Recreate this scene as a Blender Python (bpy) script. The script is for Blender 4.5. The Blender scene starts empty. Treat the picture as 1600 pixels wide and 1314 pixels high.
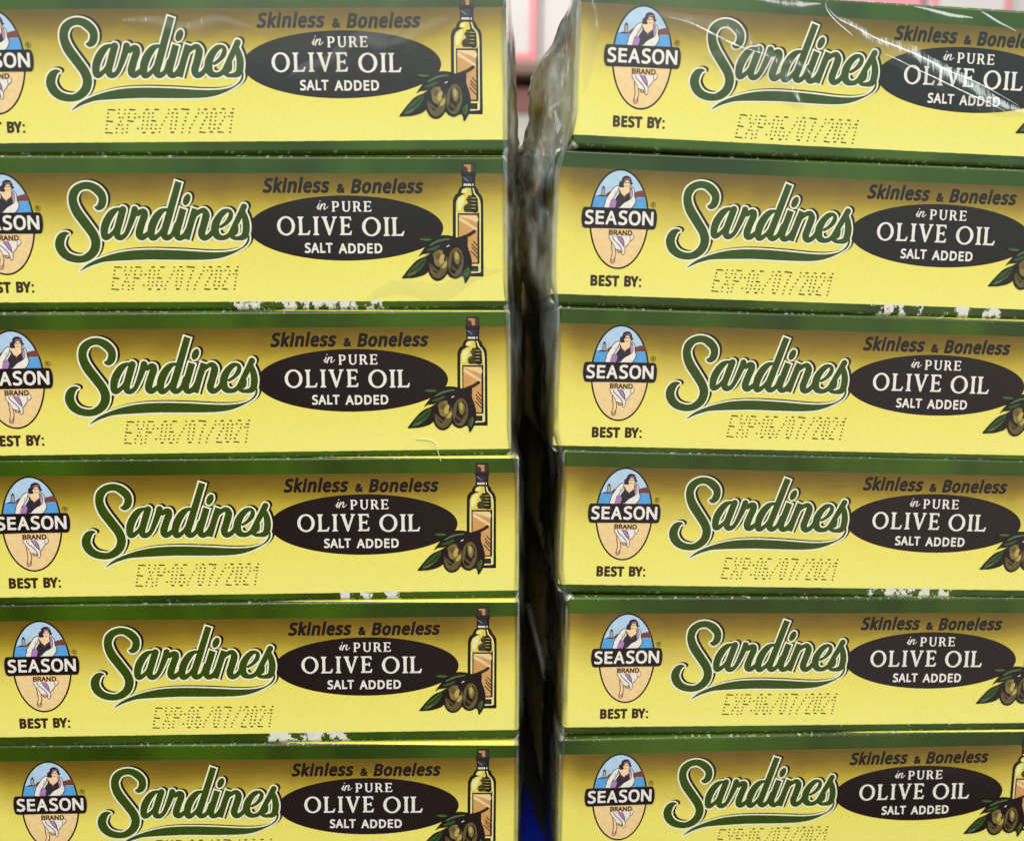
import bpy, bmesh, math, random
import numpy as np
from mathutils import Vector, Matrix, noise as mnoise
from mathutils.geometry import delaunay_2d_cdt

# ------------------------------------------------------------------ camera, light, exposure
SC = bpy.context.scene
COL = SC.collection
MM = 0.001

cam_d = bpy.data.cameras.new('camera')
cam = bpy.data.objects.new('camera', cam_d); COL.objects.link(cam)
SC.camera = cam
cam_d.sensor_width = 36.0
cam_d.lens = 1244.61 / 1600 * 36.0
cam_d.clip_start = 0.005; cam_d.clip_end = 20.0
_pi, _ya, _ro = math.radians(-5.77444), math.radians(2.16333), math.radians(0.63363)
_f = Vector((math.sin(_ya)*math.cos(_pi), math.cos(_ya)*math.cos(_pi), math.sin(_pi)))
_r = Vector((math.cos(_ya), -math.sin(_ya), 0)); _u = _r.cross(_f)
_R = _r*math.cos(_ro) + _u*math.sin(_ro); _U = -_r*math.sin(_ro) + _u*math.cos(_ro)
CAMPOS = Vector((93.6901, -139.5264, 98.9445)) * MM
cam.matrix_world = Matrix(((_R.x, _U.x, -_f.x, CAMPOS.x), (_R.y, _U.y, -_f.y, CAMPOS.y), (_R.z, _U.z, -_f.z, CAMPOS.z), (0, 0, 0, 1)))
cam_d.dof.use_dof = True
cam_d.dof.focus_distance = 0.141
cam_d.dof.aperture_fstop = 13.0

W = bpy.data.worlds.new('World'); SC.world = W; W.use_nodes = True
_n = W.node_tree.nodes; _l = W.node_tree.links
_bg = _n['Background']
_tc = _n.new('ShaderNodeTexCoord'); _sx = _n.new('ShaderNodeSeparateXYZ'); _rp = _n.new('ShaderNodeValToRGB'); _mp = _n.new('ShaderNodeMapRange')
_l.new(_tc.outputs['Generated'], _sx.inputs[0]); _l.new(_sx.outputs['Z'], _mp.inputs['Value'])
_mp.inputs['From Min'].default_value = -1; _mp.inputs['From Max'].default_value = 1
_l.new(_mp.outputs[0], _rp.inputs[0])
_mx = _n.new('ShaderNodeMapRange'); _mx.inputs['From Min'].default_value = -0.30; _mx.inputs['From Max'].default_value = 0.30
_mx.inputs['To Min'].default_value = 0.15; _mx.inputs['To Max'].default_value = 1.5
_l.new(_sx.outputs['X'], _mx.inputs['Value'])
_mz = _n.new('ShaderNodeMapRange'); _mz.inputs['From Min'].default_value = 0.06; _mz.inputs['From Max'].default_value = 0.24
_l.new(_sx.outputs['Z'], _mz.inputs['Value'])
_mm = _n.new('ShaderNodeMix'); _l.new(_mz.outputs[0], _mm.inputs[0]); _l.new(_mx.outputs[0], _mm.inputs[2]); _mm.inputs[3].default_value = 1.0
_vm = _n.new('ShaderNodeVectorMath'); _vm.operation = 'SCALE'
_l.new(_rp.outputs[0], _vm.inputs[0]); _l.new(_mm.outputs[0], _vm.inputs['Scale']); _l.new(_vm.outputs[0], _bg.inputs['Color'])
_e = _rp.color_ramp.elements
_e[0].position = 0.20; _e[0].color = (0.20, 0.24, 0.25, 1)
_e[1].position = 0.95; _e[1].color = (1.2, 1.2, 1.2, 1)
for _p, _c in ((0.25, (0.46, 0.52, 0.50, 1)), (0.31, (0.55, 0.55, 0.52, 1)), (0.44, (0.62, 0.60, 0.55, 1)), (0.51, (0.66, 0.66, 0.62, 1)), (0.57, (0.74, 0.95, 0.92, 1)), (0.63, (1.1, 1.95, 1.9, 1)), (0.69, (1.05, 1.85, 1.8, 1)), (0.76, (1.0, 1.05, 1.1, 1))):
    _q = _e.new(_p); _q.color = _c
_bg.inputs['Strength'].default_value = 0.68

def area(name, loc, target, sx, sy, power, color):
    d = bpy.data.lights.new(name, 'AREA'); d.shape = 'RECTANGLE'; d.size = sx; d.size_y = sy; d.energy = power; d.color = color
    o = bpy.data.objects.new(name, d); COL.objects.link(o); o.location = loc
    o.rotation_euler = (Vector(target) - Vector(loc)).to_track_quat('-Z', 'Y').to_euler()
    return o
TGT = (0.10, 0.0, 0.09)
area('ceiling_or_fill_lamp', (0.05, -1.20, 1.00), TGT, 1.4, 0.45, 12.9, (1.0, 0.955, 0.88))
area('ceiling_or_fill_lamp', (-0.9, -0.55, 1.05), TGT, 0.3, 1.0, 3.6, (1.0, 0.96, 0.90))
area('ceiling_or_fill_lamp', (1.15, -0.55, 1.05), TGT, 0.25, 1.0, 4.8, (1.0, 0.96, 0.90))
area('ceiling_or_fill_lamp', (0.2, 0.55, 1.9), (0.1, 1.0, 0.4), 1.4, 0.4, 6.5, (1.0, 0.92, 0.88))
area('ceiling_or_fill_lamp', (0.10, 0.42, 1.0), (0.105, 0.03, 0.13), 0.9, 0.3, 13.0, (1.0, 0.96, 0.90))  # added unseen fill lamp, brightens the film in the gap from behind

SC.view_settings.view_transform = 'Standard'; SC.view_settings.look = 'None'
SC.view_settings.exposure = 0.0; SC.view_settings.gamma = 1.0; SC.view_settings.use_curve_mapping = False
SC.cycles.max_bounces = 10; SC.cycles.transparent_max_bounces = 16

def ray(px, py, depth):
    """A point that the reference camera sees at pixel (px, py) of the 1600-wide frame, `depth` metres along the view axis (used only to lay out real things at real distances)."""
    k = depth / 1244.61
    return CAMPOS + _f*depth + _R*((px-800)*k) - _U*((py-657)*k)

# ------------------------------------------------------------------ object helpers
def link(name, data, parent=None):
    o = bpy.data.objects.new(name, data); COL.objects.link(o)
    if parent is not None: o.parent = parent
    return o
def thing(name, label, cat, loc=(0, 0, 0), rot=(0, 0, 0), group=None):
    o = link(name, None); o.location = loc; o.rotation_euler = rot
    o.empty_display_size = 0.01
    tag(o, label, cat, group); return o
def tag(o, label, cat, group=None):
    o['label'] = label; o['category'] = cat
    if group: o['group'] = group
    return o
def mesh_obj(name, verts, faces, mats, parent=None, fm=None, smooth=False):
    me = bpy.data.meshes.new(name); me.from_pydata(verts, [], faces)
    for m in mats: me.materials.append(m)
    if fm: me.polygons.foreach_set('material_index', fm)
    if smooth: me.polygons.foreach_set('use_smooth', [True]*len(me.polygons))
    me.update(); return link(name, me, parent)
def bm_obj(name, bm, mats, parent=None, smooth=False):
    me = bpy.data.meshes.new(name); bm.to_mesh(me); bm.free()
    for m in mats: me.materials.append(m)
    if smooth: me.polygons.foreach_set('use_smooth', [True]*len(me.polygons))
    return link(name, me, parent)
def box_bm(x0, x1, y0, y1, z0, z1, bev=0.0, seg=3):
    bm = bmesh.new(); bmesh.ops.create_cube(bm, size=1)
    for v in bm.verts:
        v.co = Vector((x0 + (v.co.x+.5)*(x1-x0), y0 + (v.co.y+.5)*(y1-y0), z0 + (v.co.z+.5)*(z1-z0)))
    if bev: bmesh.ops.bevel(bm, geom=bm.edges[:], offset=bev, segments=seg, profile=0.5, affect='EDGES')
    return bm

# ------------------------------------------------------------------ materials
def srgb(r, g, b):
    f = lambda c: (c/255/12.92) if c/255 <= 0.04045 else ((c/255+0.055)/1.055)**2.4
    return (f(r), f(g), f(b), 1)
def new_mat(name):
    m = bpy.data.materials.new(name); m.use_nodes = True
    return m, m.node_tree.nodes, m.node_tree.links, m.node_tree.nodes['Principled BSDF']
def sock(x, nt):
    return x
class G:
    """Small helper for writing node maths."""
    def __init__(s, m): s.n = m.node_tree.nodes; s.l = m.node_tree.links
    def math(s, op, a, b=None, c=None, clamp=False):
        n = s.n.new('ShaderNodeMath'); n.operation = op; n.use_clamp = clamp
        for i, v in enumerate((a, b, c)):
            if v is None: continue
            if isinstance(v, (int, float)): n.inputs[i].default_value = v
            else: s.l.new(v, n.inputs[i])
        return n.outputs[0]
    def mix(s, fac, a, b):
        n = s.n.new('ShaderNodeMix'); n.data_type = 'RGBA'
        for k, v in ((0, fac), (6, a), (7, b)):
            if isinstance(v, (int, float)): n.inputs[k].default_value = v
            elif isinstance(v, tuple): n.inputs[k].default_value = v
            else: s.l.new(v, n.inputs[k])
        return n.outputs[2]
    def step(s, x, e0, e1):
        n = s.n.new('ShaderNodeMapRange'); n.interpolation_type = 'SMOOTHSTEP'
        s.l.new(x, n.inputs['Value'])
        for k, v in (('From Min', e0), ('From Max', e1)):
            if isinstance(v, (int, float)): n.inputs[k].default_value = v
            else: s.l.new(v, n.inputs[k])
        return n.outputs['Result']
    def noise(s, vec, scale, detail=3, rough=0.55, w=None):
        n = s.n.new('ShaderNodeTexNoise')
        if w is not None:
            n.noise_dimensions = '4D'; s.l.new(w, n.inputs['W'])
        s.l.new(vec, n.inputs['Vector']); n.inputs['Scale'].default_value = scale
        n.inputs['Detail'].default_value = detail; n.inputs['Roughness'].default_value = rough
        return n.outputs['Fac']
    def scale(s, vec, xyz):
        n = s.n.new('ShaderNodeVectorMath'); n.operation = 'MULTIPLY'
        s.l.new(vec, n.inputs[0]); n.inputs[1].default_value = xyz; return n.outputs[0]
    def ramp(s, x, stops, interp='LINEAR'):
        n = s.n.new('ShaderNodeValToRGB'); s.l.new(x, n.inputs[0]); e = n.color_ramp.elements
        n.color_ramp.interpolation = interp
        e[0].position, e[0].color = stops[0]; e[1].position, e[1].color = stops[-1]
        for p, c in stops[1:-1]:
            q = e.new(p); q.color = c
        return n.outputs[0]

def board_bump(g, b, vec, w):
    """The slight waviness and paper grain of varnished cartonboard, shared by the carton and the inks printed on it."""
    big = g.noise(vec, 55, 2, 0.5, w); fine = g.noise(vec, 2600, 2, 0.6)
    n1 = g.n.new('ShaderNodeBump'); n1.inputs['Strength'].default_value = 0.35; n1.inputs['Distance'].default_value = 0.0006
    g.l.new(big, n1.inputs['Height'])
    n2 = g.n.new('ShaderNodeBump'); n2.inputs['Strength'].default_value = 0.3; n2.inputs['Distance'].default_value = 0.00005
    g.l.new(fine, n2.inputs['Height']); g.l.new(n1.outputs[0], n2.inputs['Normal'])
    g.l.new(n2.outputs[0], b.inputs['Normal'])
def attr(g, name):
    n = g.n.new('ShaderNodeAttribute'); n.attribute_type = 'OBJECT'; n.attribute_name = name
    return n.outputs['Fac']
def texco(g):
    n = g.n.new('ShaderNodeTexCoord'); return n.outputs['Object']

def ink(name, col, rough=0.3, spec=0.5):
    m, n, l, b = new_mat(name); g = G(m)
    vec = texco(g)
    sp = g.noise(vec, 900, 3, 0.7)
    c = g.mix(g.step(sp, 0.2, 0.8), tuple(x*0.90 for x in col[:3])+(1,), tuple(min(1, x*1.10) for x in col[:3])+(1,))
    # tiny rubbed-off specks in the print
    fl = g.noise(vec, 1500, 2, 0.5)
    c = g.mix(g.math('MULTIPLY', g.step(fl, 0.765, 0.80), 0.55), c, srgb(226, 214, 150))
    l.new(c, b.inputs['Base Color']); b.inputs['Roughness'].default_value = rough
    b.inputs['Specular IOR Level'].default_value = spec
    board_bump(g, b, vec, attr(g, 'warp_seed'))
    return m

INK_BROWN = ink('dark_brown_ink', srgb(31, 14, 11), 0.28)
INK_GREEN = ink('olive_green_ink', srgb(54, 72, 0), 0.30)
INK_CREAM = ink('cream_ink', srgb(244, 232, 204), 0.4)
INK_WHITE = ink('white_ink', srgb(240, 226, 216), 0.4)
INK_TEXT = ink('umber_text_ink', srgb(60, 38, 10), 0.35)
INK_SKY = ink('pale_blue_ink', srgb(184, 204, 226), 0.35)
INK_SEA = ink('sea_blue_ink', srgb(92, 158, 214), 0.35)
INK_SAND = ink('sand_ink', srgb(250, 204, 146), 0.35)
INK_SKIN = ink('skin_ink', srgb(250, 206, 160), 0.35)
INK_HILL = ink('russet_ink', srgb(122, 62, 54), 0.35)
INK_MAUVE = ink('mauve_ink', srgb(176, 120, 178), 0.35)
INK_SUIT = ink('charcoal_ink', srgb(46, 38, 48), 0.35)
INK_HAIR = ink('dark_hair_ink', srgb(58, 28, 40), 0.35)
INK_GREY = ink('grey_ink', srgb(168, 164, 160), 0.35)
INK_OIL = ink('golden_oil_ink', srgb(226, 200, 88), 0.3)
INK_OILPALE = ink('pale_oil_ink', srgb(238, 226, 150), 0.3)
INK_LABEL = ink('tan_label_ink', srgb(214, 154, 92), 0.3)
INK_LABELPALE = ink('pale_tan_ink', srgb(240, 200, 150), 0.3)
INK_COPPER = ink('copper_ink', srgb(190, 134, 92), 0.3)
INK_CAP = ink('cap_brown_ink', srgb(72, 46, 36), 0.3)
INK_NAVY = ink('navy_ink', srgb(42, 40, 56), 0.3)
INK_LEAF = ink('leaf_green_ink', srgb(52, 82, 24), 0.3)
INK_LEAFPALE = ink('pale_leaf_ink', srgb(88, 104, 66), 0.3)
INK_OLIVE = ink('olive_brown_ink', srgb(104, 84, 46), 0.3)
INK_OLIVEMID = ink('olive_tan_ink', srgb(138, 113, 60), 0.3)
INK_OLIVEHI = ink('olive_highlight_ink', srgb(186, 160, 84), 0.3)
INK_STAMP = ink('stamp_ink', srgb(92, 68, 0), 0.45)

def carton_material():
    m, n, l, b = new_mat('printed_cartonboard'); g = G(m)
    vec = texco(g); seed = attr(g, 'wear_seed'); amount = attr(g, 'wear_amount'); warp = attr(g, 'warp_seed'); yb = attr(g, 'strip_height'); tu = attr(g, 'tear_u'); tw = attr(g, 'tear_w')
    s = n.new('ShaderNodeSeparateXYZ'); l.new(vec, s.inputs[0])
    u = g.math('MULTIPLY', s.outputs['X'], 1000); y = g.math('MULTIPLY', s.outputs['Y'], 1000); v = g.math('MULTIPLY', s.outputs['Z'], 1000)
    wob = g.math('MULTIPLY_ADD', g.noise(vec, 700, 2), 0.16, -0.08)
    vv = g.math('ADD', v, wob)
    # printed fade from brown (under the green band) to yellow, edge glow painted in paler
    mott = g.math('MULTIPLY_ADD', g.noise(vec, 130, 4, 0.6, warp), 2.6, -1.3)
    side = g.math('MULTIPLY', g.math('ADD', g.step(u, 5.0, 0.5), g.step(u, 80, 96)), -1.6)  # edge sheen put into the colour as a lighter tone at both ends
    t = g.math('DIVIDE', g.math('ADD', g.math('ADD', v, mott), side), 26.0)
    fade = g.ramp(t, [(0.10, srgb(249, 231, 124)), (0.30, srgb(247, 227, 110)), (0.42, srgb(243, 221, 104)), (0.49, srgb(234, 209, 98)), (0.56, srgb(220, 194, 90)), (0.627, srgb(204, 176, 70)), (0.67, srgb(192, 162, 54)), (0.715, srgb(166, 136, 42)), (0.78, srgb(136, 106, 28)), (0.86, srgb(108, 82, 18))])
    grain = g.noise(vec, 1100, 3, 0.7)
    fade = g.mix(g.math('MULTIPLY', g.step(grain, 0.35, 0.8), 0.07), fade, srgb(120, 90, 20))
    green = g.mix(g.step(g.noise(g.scale(vec, (1, 1, 0.4)), 38, 3, 0.6, warp), 0.35, 0.65), srgb(42, 58, 0), srgb(66, 92, 4))
    gm = g.math('MAXIMUM', g.step(vv, 22.70, 22.84), g.step(vv, g.math('ADD', yb, 0.05), g.math('SUBTRACT', yb, 0.05)))
    col = g.mix(gm, fade, green)
    # lid panel: yellow board just behind the fold, green further back
    top = g.math('MULTIPLY', g.step(v, 25.60, 25.72), g.step(y, 0.42, 0.62))
    col = g.mix(top, col, srgb(66, 92, 10))
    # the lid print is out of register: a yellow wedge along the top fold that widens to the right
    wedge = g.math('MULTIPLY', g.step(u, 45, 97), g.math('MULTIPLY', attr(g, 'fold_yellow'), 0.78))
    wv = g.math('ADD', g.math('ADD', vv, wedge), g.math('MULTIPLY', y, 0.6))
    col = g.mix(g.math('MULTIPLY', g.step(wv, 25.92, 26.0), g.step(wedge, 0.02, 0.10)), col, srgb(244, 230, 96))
    bot = g.step(v, 0.5, 0.3)
    col = g.mix(bot, col, srgb(60, 74, 10))
    # torn, scuffed paper along the bottom fold
    sc1 = g.noise(g.scale(vec, (1, 1, 0.7)), 330, 5, 0.68, seed)
    gate = g.step(g.math('ABSOLUTE', g.math('SUBTRACT', u, tu)), tw, g.math('MULTIPLY', tw, 0.45))
    low = g.math('MULTIPLY', g.step(v, g.math('ADD', yb, 0.45), g.math('SUBTRACT', yb, 0.12)), g.step(y, 3.0, 1.5))
    sc = g.math('ADD', g.math('MULTIPLY', sc1, 0.75), g.math('MULTIPLY', gate, 0.28))
    thr = g.math('MULTIPLY_ADD', amount, -0.15, 0.775)
    tear = g.math('MULTIPLY', g.step(sc, thr, g.math('ADD', thr, 0.02)), low)
    # worn specks along the top fold, doubling as painted highlight sparkle
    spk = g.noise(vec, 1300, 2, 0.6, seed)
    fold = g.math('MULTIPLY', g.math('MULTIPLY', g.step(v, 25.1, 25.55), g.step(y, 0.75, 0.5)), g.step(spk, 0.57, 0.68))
    lowfold_glow = g.math('MULTIPLY', g.math('MULTIPLY', g.step(v, 0.75, 0.5), g.step(v, 0.0, 0.25)), g.step(spk, 0.57, 0.69))  # lit glow of the lower bevel painted in as bright specks
    # crushed white corners
    cu = g.math('MINIMUM', u, g.math('SUBTRACT', 96.3, u))
    cv = g.math('MINIMUM', v, g.math('SUBTRACT', 25.85, v))
    corner = g.step(g.math('ADD', g.math('ADD', cu, cv), g.math('MULTIPLY_ADD', sc1, 2.4, -1.2)), 1.25, 0.75)
    edge = g.math('MULTIPLY', g.step(cu, 0.40, 0.20), g.step(g.noise(g.scale(vec, (1, 1, 0.4)), 420, 3, 0.6, seed), 0.46, 0.56))
    wear_and_glint = g.math('MAXIMUM', g.math('MAXIMUM', tear, corner), g.math('MAXIMUM', g.math('MULTIPLY', fold, 0.55), g.math('MAXIMUM', g.math('MULTIPLY', lowfold_glow, 0.28), g.math('MULTIPLY', edge, 0.6))))
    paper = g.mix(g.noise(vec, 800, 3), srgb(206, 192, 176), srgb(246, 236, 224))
    col = g.mix(wear_and_glint, col, paper)
    # a few brown pin-prick stains
    dirt = g.noise(vec, 330, 1, 0.4, seed)
    col = g.mix(g.math('MULTIPLY', g.step(dirt, 0.80, 0.84), 0.6), col, srgb(90, 70, 20))
    l.new(col, b.inputs['Base Color'])
    l.new(g.math('MULTIPLY_ADD', wear_and_glint, 0.5, 0.25), b.inputs['Roughness'])
    b.inputs['Specular IOR Level'].default_value = 0.5
    board_bump(g, b, vec, warp)
    return m
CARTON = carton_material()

def plain(name, col, rough=0.5, var=0.12, scale=40, bump=0.1):
    m, n, l, b = new_mat(name); g = G(m); vec = texco(g)
    f = g.noise(vec, scale, 4, 0.6)
    l.new(g.mix(f, tuple(x*(1-var) for x in col[:3])+(1,), tuple(min(1, x*(1+var)) for x in col[:3])+(1,)), b.inputs['Base Color'])
    b.inputs['Roughness'].default_value = rough
    bp = n.new('ShaderNodeBump'); bp.inputs['Strength'].default_value = bump; bp.inputs['Distance'].default_value = 0.001
    l.new(f, bp.inputs['Height']); l.new(bp.outputs[0], b.inputs['Normal'])
    return m

def film_material(name, veil, gloss_rough=0.12, shine=1.5, crinkle=1.0):
    """Clear shrink-wrap: mostly transparent, a thin milky part, a wrinkled glossy surface."""
    m = bpy.data.materials.new(name); m.use_nodes = True; n = m.node_tree.nodes; l = m.node_tree.links; n.clear(); g = G(m)
    out = n.new('ShaderNodeOutputMaterial')
    tr = n.new('ShaderNodeBsdfTransparent'); tr.inputs[0].default_value = (0.96, 0.96, 0.955, 1)
    di = n.new('ShaderNodeBsdfDiffuse'); di.inputs[0].default_value = (0.90, 0.89, 0.85, 1)
    tl = n.new('ShaderNodeBsdfTranslucent'); tl.inputs[0].default_value = (0.90, 0.89, 0.85, 1)
    gl = n.new('ShaderNodeBsdfGlossy'); gl.inputs['Roughness'].default_value = gloss_rough
    vec = texco(g)
    st = g.noise(g.scale(vec, (1, 0.6, 0.22)), 420, 4, 0.6)
    bp = n.new('ShaderNodeBump'); bp.inputs['Strength'].default_value = 0.5; bp.inputs['Distance'].default_value = 0.0006
    rg = n.new('ShaderNodeTexNoise'); rg.noise_type = 'RIDGED_MULTIFRACTAL'; rg.inputs['Scale'].default_value = 210; rg.inputs['Detail'].default_value = 4
    wv = n.new('ShaderNodeVectorMath'); wv.operation = 'ADD'
    wn = n.new('ShaderNodeTexNoise'); wn.inputs['Scale'].default_value = 60; l.new(vec, wn.inputs['Vector'])
    l.new(g.scale(vec, (1, 0.8, 0.35)), wv.inputs[0]); l.new(g.scale(wn.outputs['Color'], (0.012, 0.012, 0.012)), wv.inputs[1]); l.new(wv.outputs[0], rg.inputs['Vector'])
    b0 = n.new('ShaderNodeBump'); b0.inputs['Strength'].default_value = 0.6*crinkle; b0.inputs['Distance'].default_value = 0.0012
    l.new(rg.outputs['Fac'], b0.inputs['Height']); l.new(b0.outputs[0], bp.inputs['Normal'])
    l.new(st, bp.inputs['Height']); l.new(bp.outputs[0], gl.inputs['Normal'])
    a1 = n.new('ShaderNodeMixShader'); a1.inputs[0].default_value = 0.5; l.new(di.outputs[0], a1.inputs[1]); l.new(tl.outputs[0], a1.inputs[2])
    a2 = n.new('ShaderNodeMixShader')
    cr = g.math('MULTIPLY', g.step(rg.outputs['Fac'], 0.55, 1.35), 0.55*crinkle)
    vl = g.math('MULTIPLY', g.math('ADD', g.step(g.noise(g.scale(vec, (1, 0.5, 0.3)), 260, 3, 0.6), 0.35, 0.75), cr), veil, clamp=True)
    sz = n.new('ShaderNodeSeparateXYZ'); l.new(vec, sz.inputs[0])
    vl = g.math('MULTIPLY', vl, g.math('MULTIPLY_ADD', g.step(sz.outputs['Z'], 0.085, 0.122), 0.78, 0.22))   # drawn tight and clear lower down
    l.new(vl, a2.inputs[0])
    l.new(tr.outputs[0], a2.inputs[1]); l.new(a1.outputs[0], a2.inputs[2])
    fr = n.new('ShaderNodeFresnel'); fr.inputs['IOR'].default_value = 1.5; l.new(bp.outputs[0], fr.inputs['Normal'])
    a3 = n.new('ShaderNodeMixShader')
    l.new(g.math('MULTIPLY', fr.outputs[0], shine, clamp=True), a3.inputs[0]); l.new(a2.outputs[0], a3.inputs[1]); l.new(gl.outputs[0], a3.inputs[2])
    l.new(a3.outputs[0], out.inputs['Surface'])
    return m
FILM = film_material('clear_shrink_film', 0.62, 0.08, 1.3, 1.3)
CREASE = film_material('creased_shrink_film', 0.06, 0.28, 0.55, 0.3)
FOLD = film_material('softly_folded_film', 0.06, 0.38, 0.36, 0.1)

# ------------------------------------------------------------------ artwork tools (shapes as signed-distance fields turned into outlines)
def catmull(P, step):
    P = np.array(P, float)
    if len(P) < 3: return P
    Q = np.vstack([2*P[0]-P[1], P, 2*P[-1]-P[-2]]); out = []
    for i in range(1, len(Q)-2):
        a, b, c, d = Q[i-1], Q[i], Q[i+1], Q[i+2]
        k = max(1, int(np.hypot(*(c-b)[:2])/step))
        for t in np.arange(k)/k:
            out.append(0.5*((2*b)+(c-a)*t+(2*a-5*b+4*c-d)*t*t+(3*b-a-3*c+d)*t**3))
    out.append(Q[-2]); return np.array(out)
def smooth_loop(P, step):
    P = np.array(P, float); n = len(P); out = []
    for i in range(n):
        a, b, c, d = P[i-1], P[i], P[(i+1) % n], P[(i+2) % n]
        k = max(1, int(np.hypot(*(c-b))/step))
        for t in np.arange(k)/k:
            out.append(0.5*((2*b)+(c-a)*t+(2*a-5*b+4*c-d)*t*t+(3*b-a-3*c+d)*t**3))
    return np.array(out)
def sd_stroke(P, X, Y, butt=False):
    D = np.full(X.shape, 1e9)
    for (ax, ay, ar), (bx, by, br) in zip(P[:-1], P[1:]):
        dx, dy = bx-ax, by-ay; L2 = dx*dx+dy*dy+1e-12
        t = ((X-ax)*dx+(Y-ay)*dy)/L2
        tc = np.clip(t, 0, 1)
        d = np.hypot(X-ax-tc*dx, Y-ay-tc*dy)-(ar+(br-ar)*tc)
        if butt:
            L = math.sqrt(L2); q = np.maximum(-t*L, (t-1)*L); d = np.maximum(np.abs((X-ax)*dy-(Y-ay)*dx)/L-(ar+(br-ar)*tc), q)
        D = np.minimum(D, d)
    return D
def sd_loops(loops, X, Y):
    D = np.full(X.shape, 1e9); ins = np.zeros(X.shape, bool)
    for P in loops:
        P = np.asarray(P, float)
        for (ax, ay), (bx, by) in zip(P, np.roll(P, -1, 0)):
            dx, dy = bx-ax, by-ay; L2 = dx*dx+dy*dy+1e-12
            t = np.clip(((X-ax)*dx+(Y-ay)*dy)/L2, 0, 1)
            D = np.minimum(D, np.hypot(X-ax-t*dx, Y-ay-t*dy))
            if ay != by:
                c = ((ay > Y) != (by > Y)) & (X < (bx-ax)*(Y-ay)/(by-ay)+ax); ins ^= c
    return np.where(ins, -D, D)
def rdp(P, e):
    keep = np.zeros(len(P), bool); keep[0] = keep[-1] = True; st = [(0, len(P)-1)]
    while st:
        i, j = st.pop()
        if j-i < 2: continue
        a, b = P[i], P[j]; d = b-a; L = np.hypot(*d); Q = P[i+1:j]-a
        q = np.abs(Q[:, 0]*d[1]-Q[:, 1]*d[0])/L if L > 1e-9 else np.hypot(Q[:, 0], Q[:, 1])
        k = int(q.argmax())
        if q[k] > e: keep[i+1+k] = True; st += [(i, i+1+k), (i+1+k, j)]
    return P[keep]
def contours(F, xs, ys, level, tol):
    """Marching squares: closed outlines of F < level."""
    A = F-level; A = np.where(np.abs(A) < 1e-9, 1e-9, A)
    A = np.pad(A, 1, constant_values=1e3); h = xs[1]-xs[0]; g = ys[1]-ys[0]
    x0, y0 = xs[0]-h, ys[0]-g
    S = (A < 0).astype(int); C = S[:-1, :-1]+2*S[:-1, 1:]+4*S[1:, 1:]+8*S[1:, :-1]
    nxt = {}; pos = {}
    def edge(i, j, k):
        key = (i, j, 0) if k == 0 else (i, j+1, 1) if k == 1 else (i+1, j, 0) if k == 2 else (i, j, 1)
        if key not in pos:
            a = A[key[0], key[1]]; b = A[key[0], key[1]+1] if key[2] == 0 else A[key[0]+1, key[1]]
            t = a/(a-b)
            pos[key] = (x0+(key[1]+(t if key[2] == 0 else 0))*h, y0+(key[0]+(t if key[2] == 1 else 0))*g)
        return key
    T = {1: [(3, 0)], 2: [(0, 1)], 3: [(3, 1)], 4: [(1, 2)], 5: [(3, 0), (1, 2)], 6: [(0, 2)], 7: [(3, 2)], 8: [(2, 3)], 9: [(2, 0)], 10: [(0, 1), (2, 3)], 11: [(2, 1)], 12: [(1, 3)], 13: [(1, 0)], 14: [(0, 3)]}
    for i, j in zip(*np.nonzero((C > 0) & (C < 15))):
        for a, b in T[int(C[i, j])]:
            nxt[edge(i, j, a)] = edge(i, j, b)
    loops = []
    while nxt:
        k = next(iter(nxt)); P = []
        while k in nxt:
            P.append(pos[k]); k = nxt.pop(k)
        P = np.array(P)
        if len(P) < 6: continue
        h2 = len(P)//2
        Q = np.vstack([rdp(P[:h2+1], tol)[:-1], rdp(np.vstack([P[h2:], P[:1]]), tol)[:-1]])
        if len(Q) >= 3: loops.append(Q)
    return loops
class Field:
    """A union of strokes, outlines and holes over a grid in millimetres on the box face."""
    def __init__(s, u0, u1, v0, v1, h=0.05):
        s.xs = np.arange(u0, u1+h, h); s.ys = np.arange(v0, v1+h, h); s.X, s.Y = np.meshgrid(s.xs, s.ys); s.F = np.full(s.X.shape, 1e9); s.h = h
    def add(s, D): s.F = np.minimum(s.F, D)
    def sub(s, D): s.F = np.maximum(s.F, -D)
    def out(s, level=0.0, tol=0.012): return contours(s.F, s.xs, s.ys, level, tol)
def fill(loops):
    """Triangles of a set of closed outlines (holes by even-odd): constrained Delaunay, then keep the triangles that lie inside."""
    pts, edges = [], []
    for P in loops:
        k = len(pts); n = len(P)
        pts += [Vector((float(p[0]), float(p[1]))) for p in P]; edges += [(k+i, k+(i+1) % n) for i in range(n)]
    vs, _e2, fs = delaunay_2d_cdt(pts, edges, [], 0, 1e-6)[:3]
    V = np.array([(v.x, v.y) for v in vs]); T = np.array([f for f in fs if len(f) == 3]).reshape(-1, 3)
    c = V[T].mean(1); ins = np.zeros(len(c), bool)
    for P in loops:
        P = np.asarray(P, float)[:, :2]
        for (ax, ay), (bx, by) in zip(P, np.roll(P, -1, 0)):
            if ay != by: ins ^= ((ay > c[:, 1]) != (by > c[:, 1])) & (c[:, 0] < (bx-ax)*(c[:, 1]-ay)/(by-ay)+ax)
    return [(x, y, 0.0) for x, y in V], [tuple(int(q) for q in f) for f in T[ins]]
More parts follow.
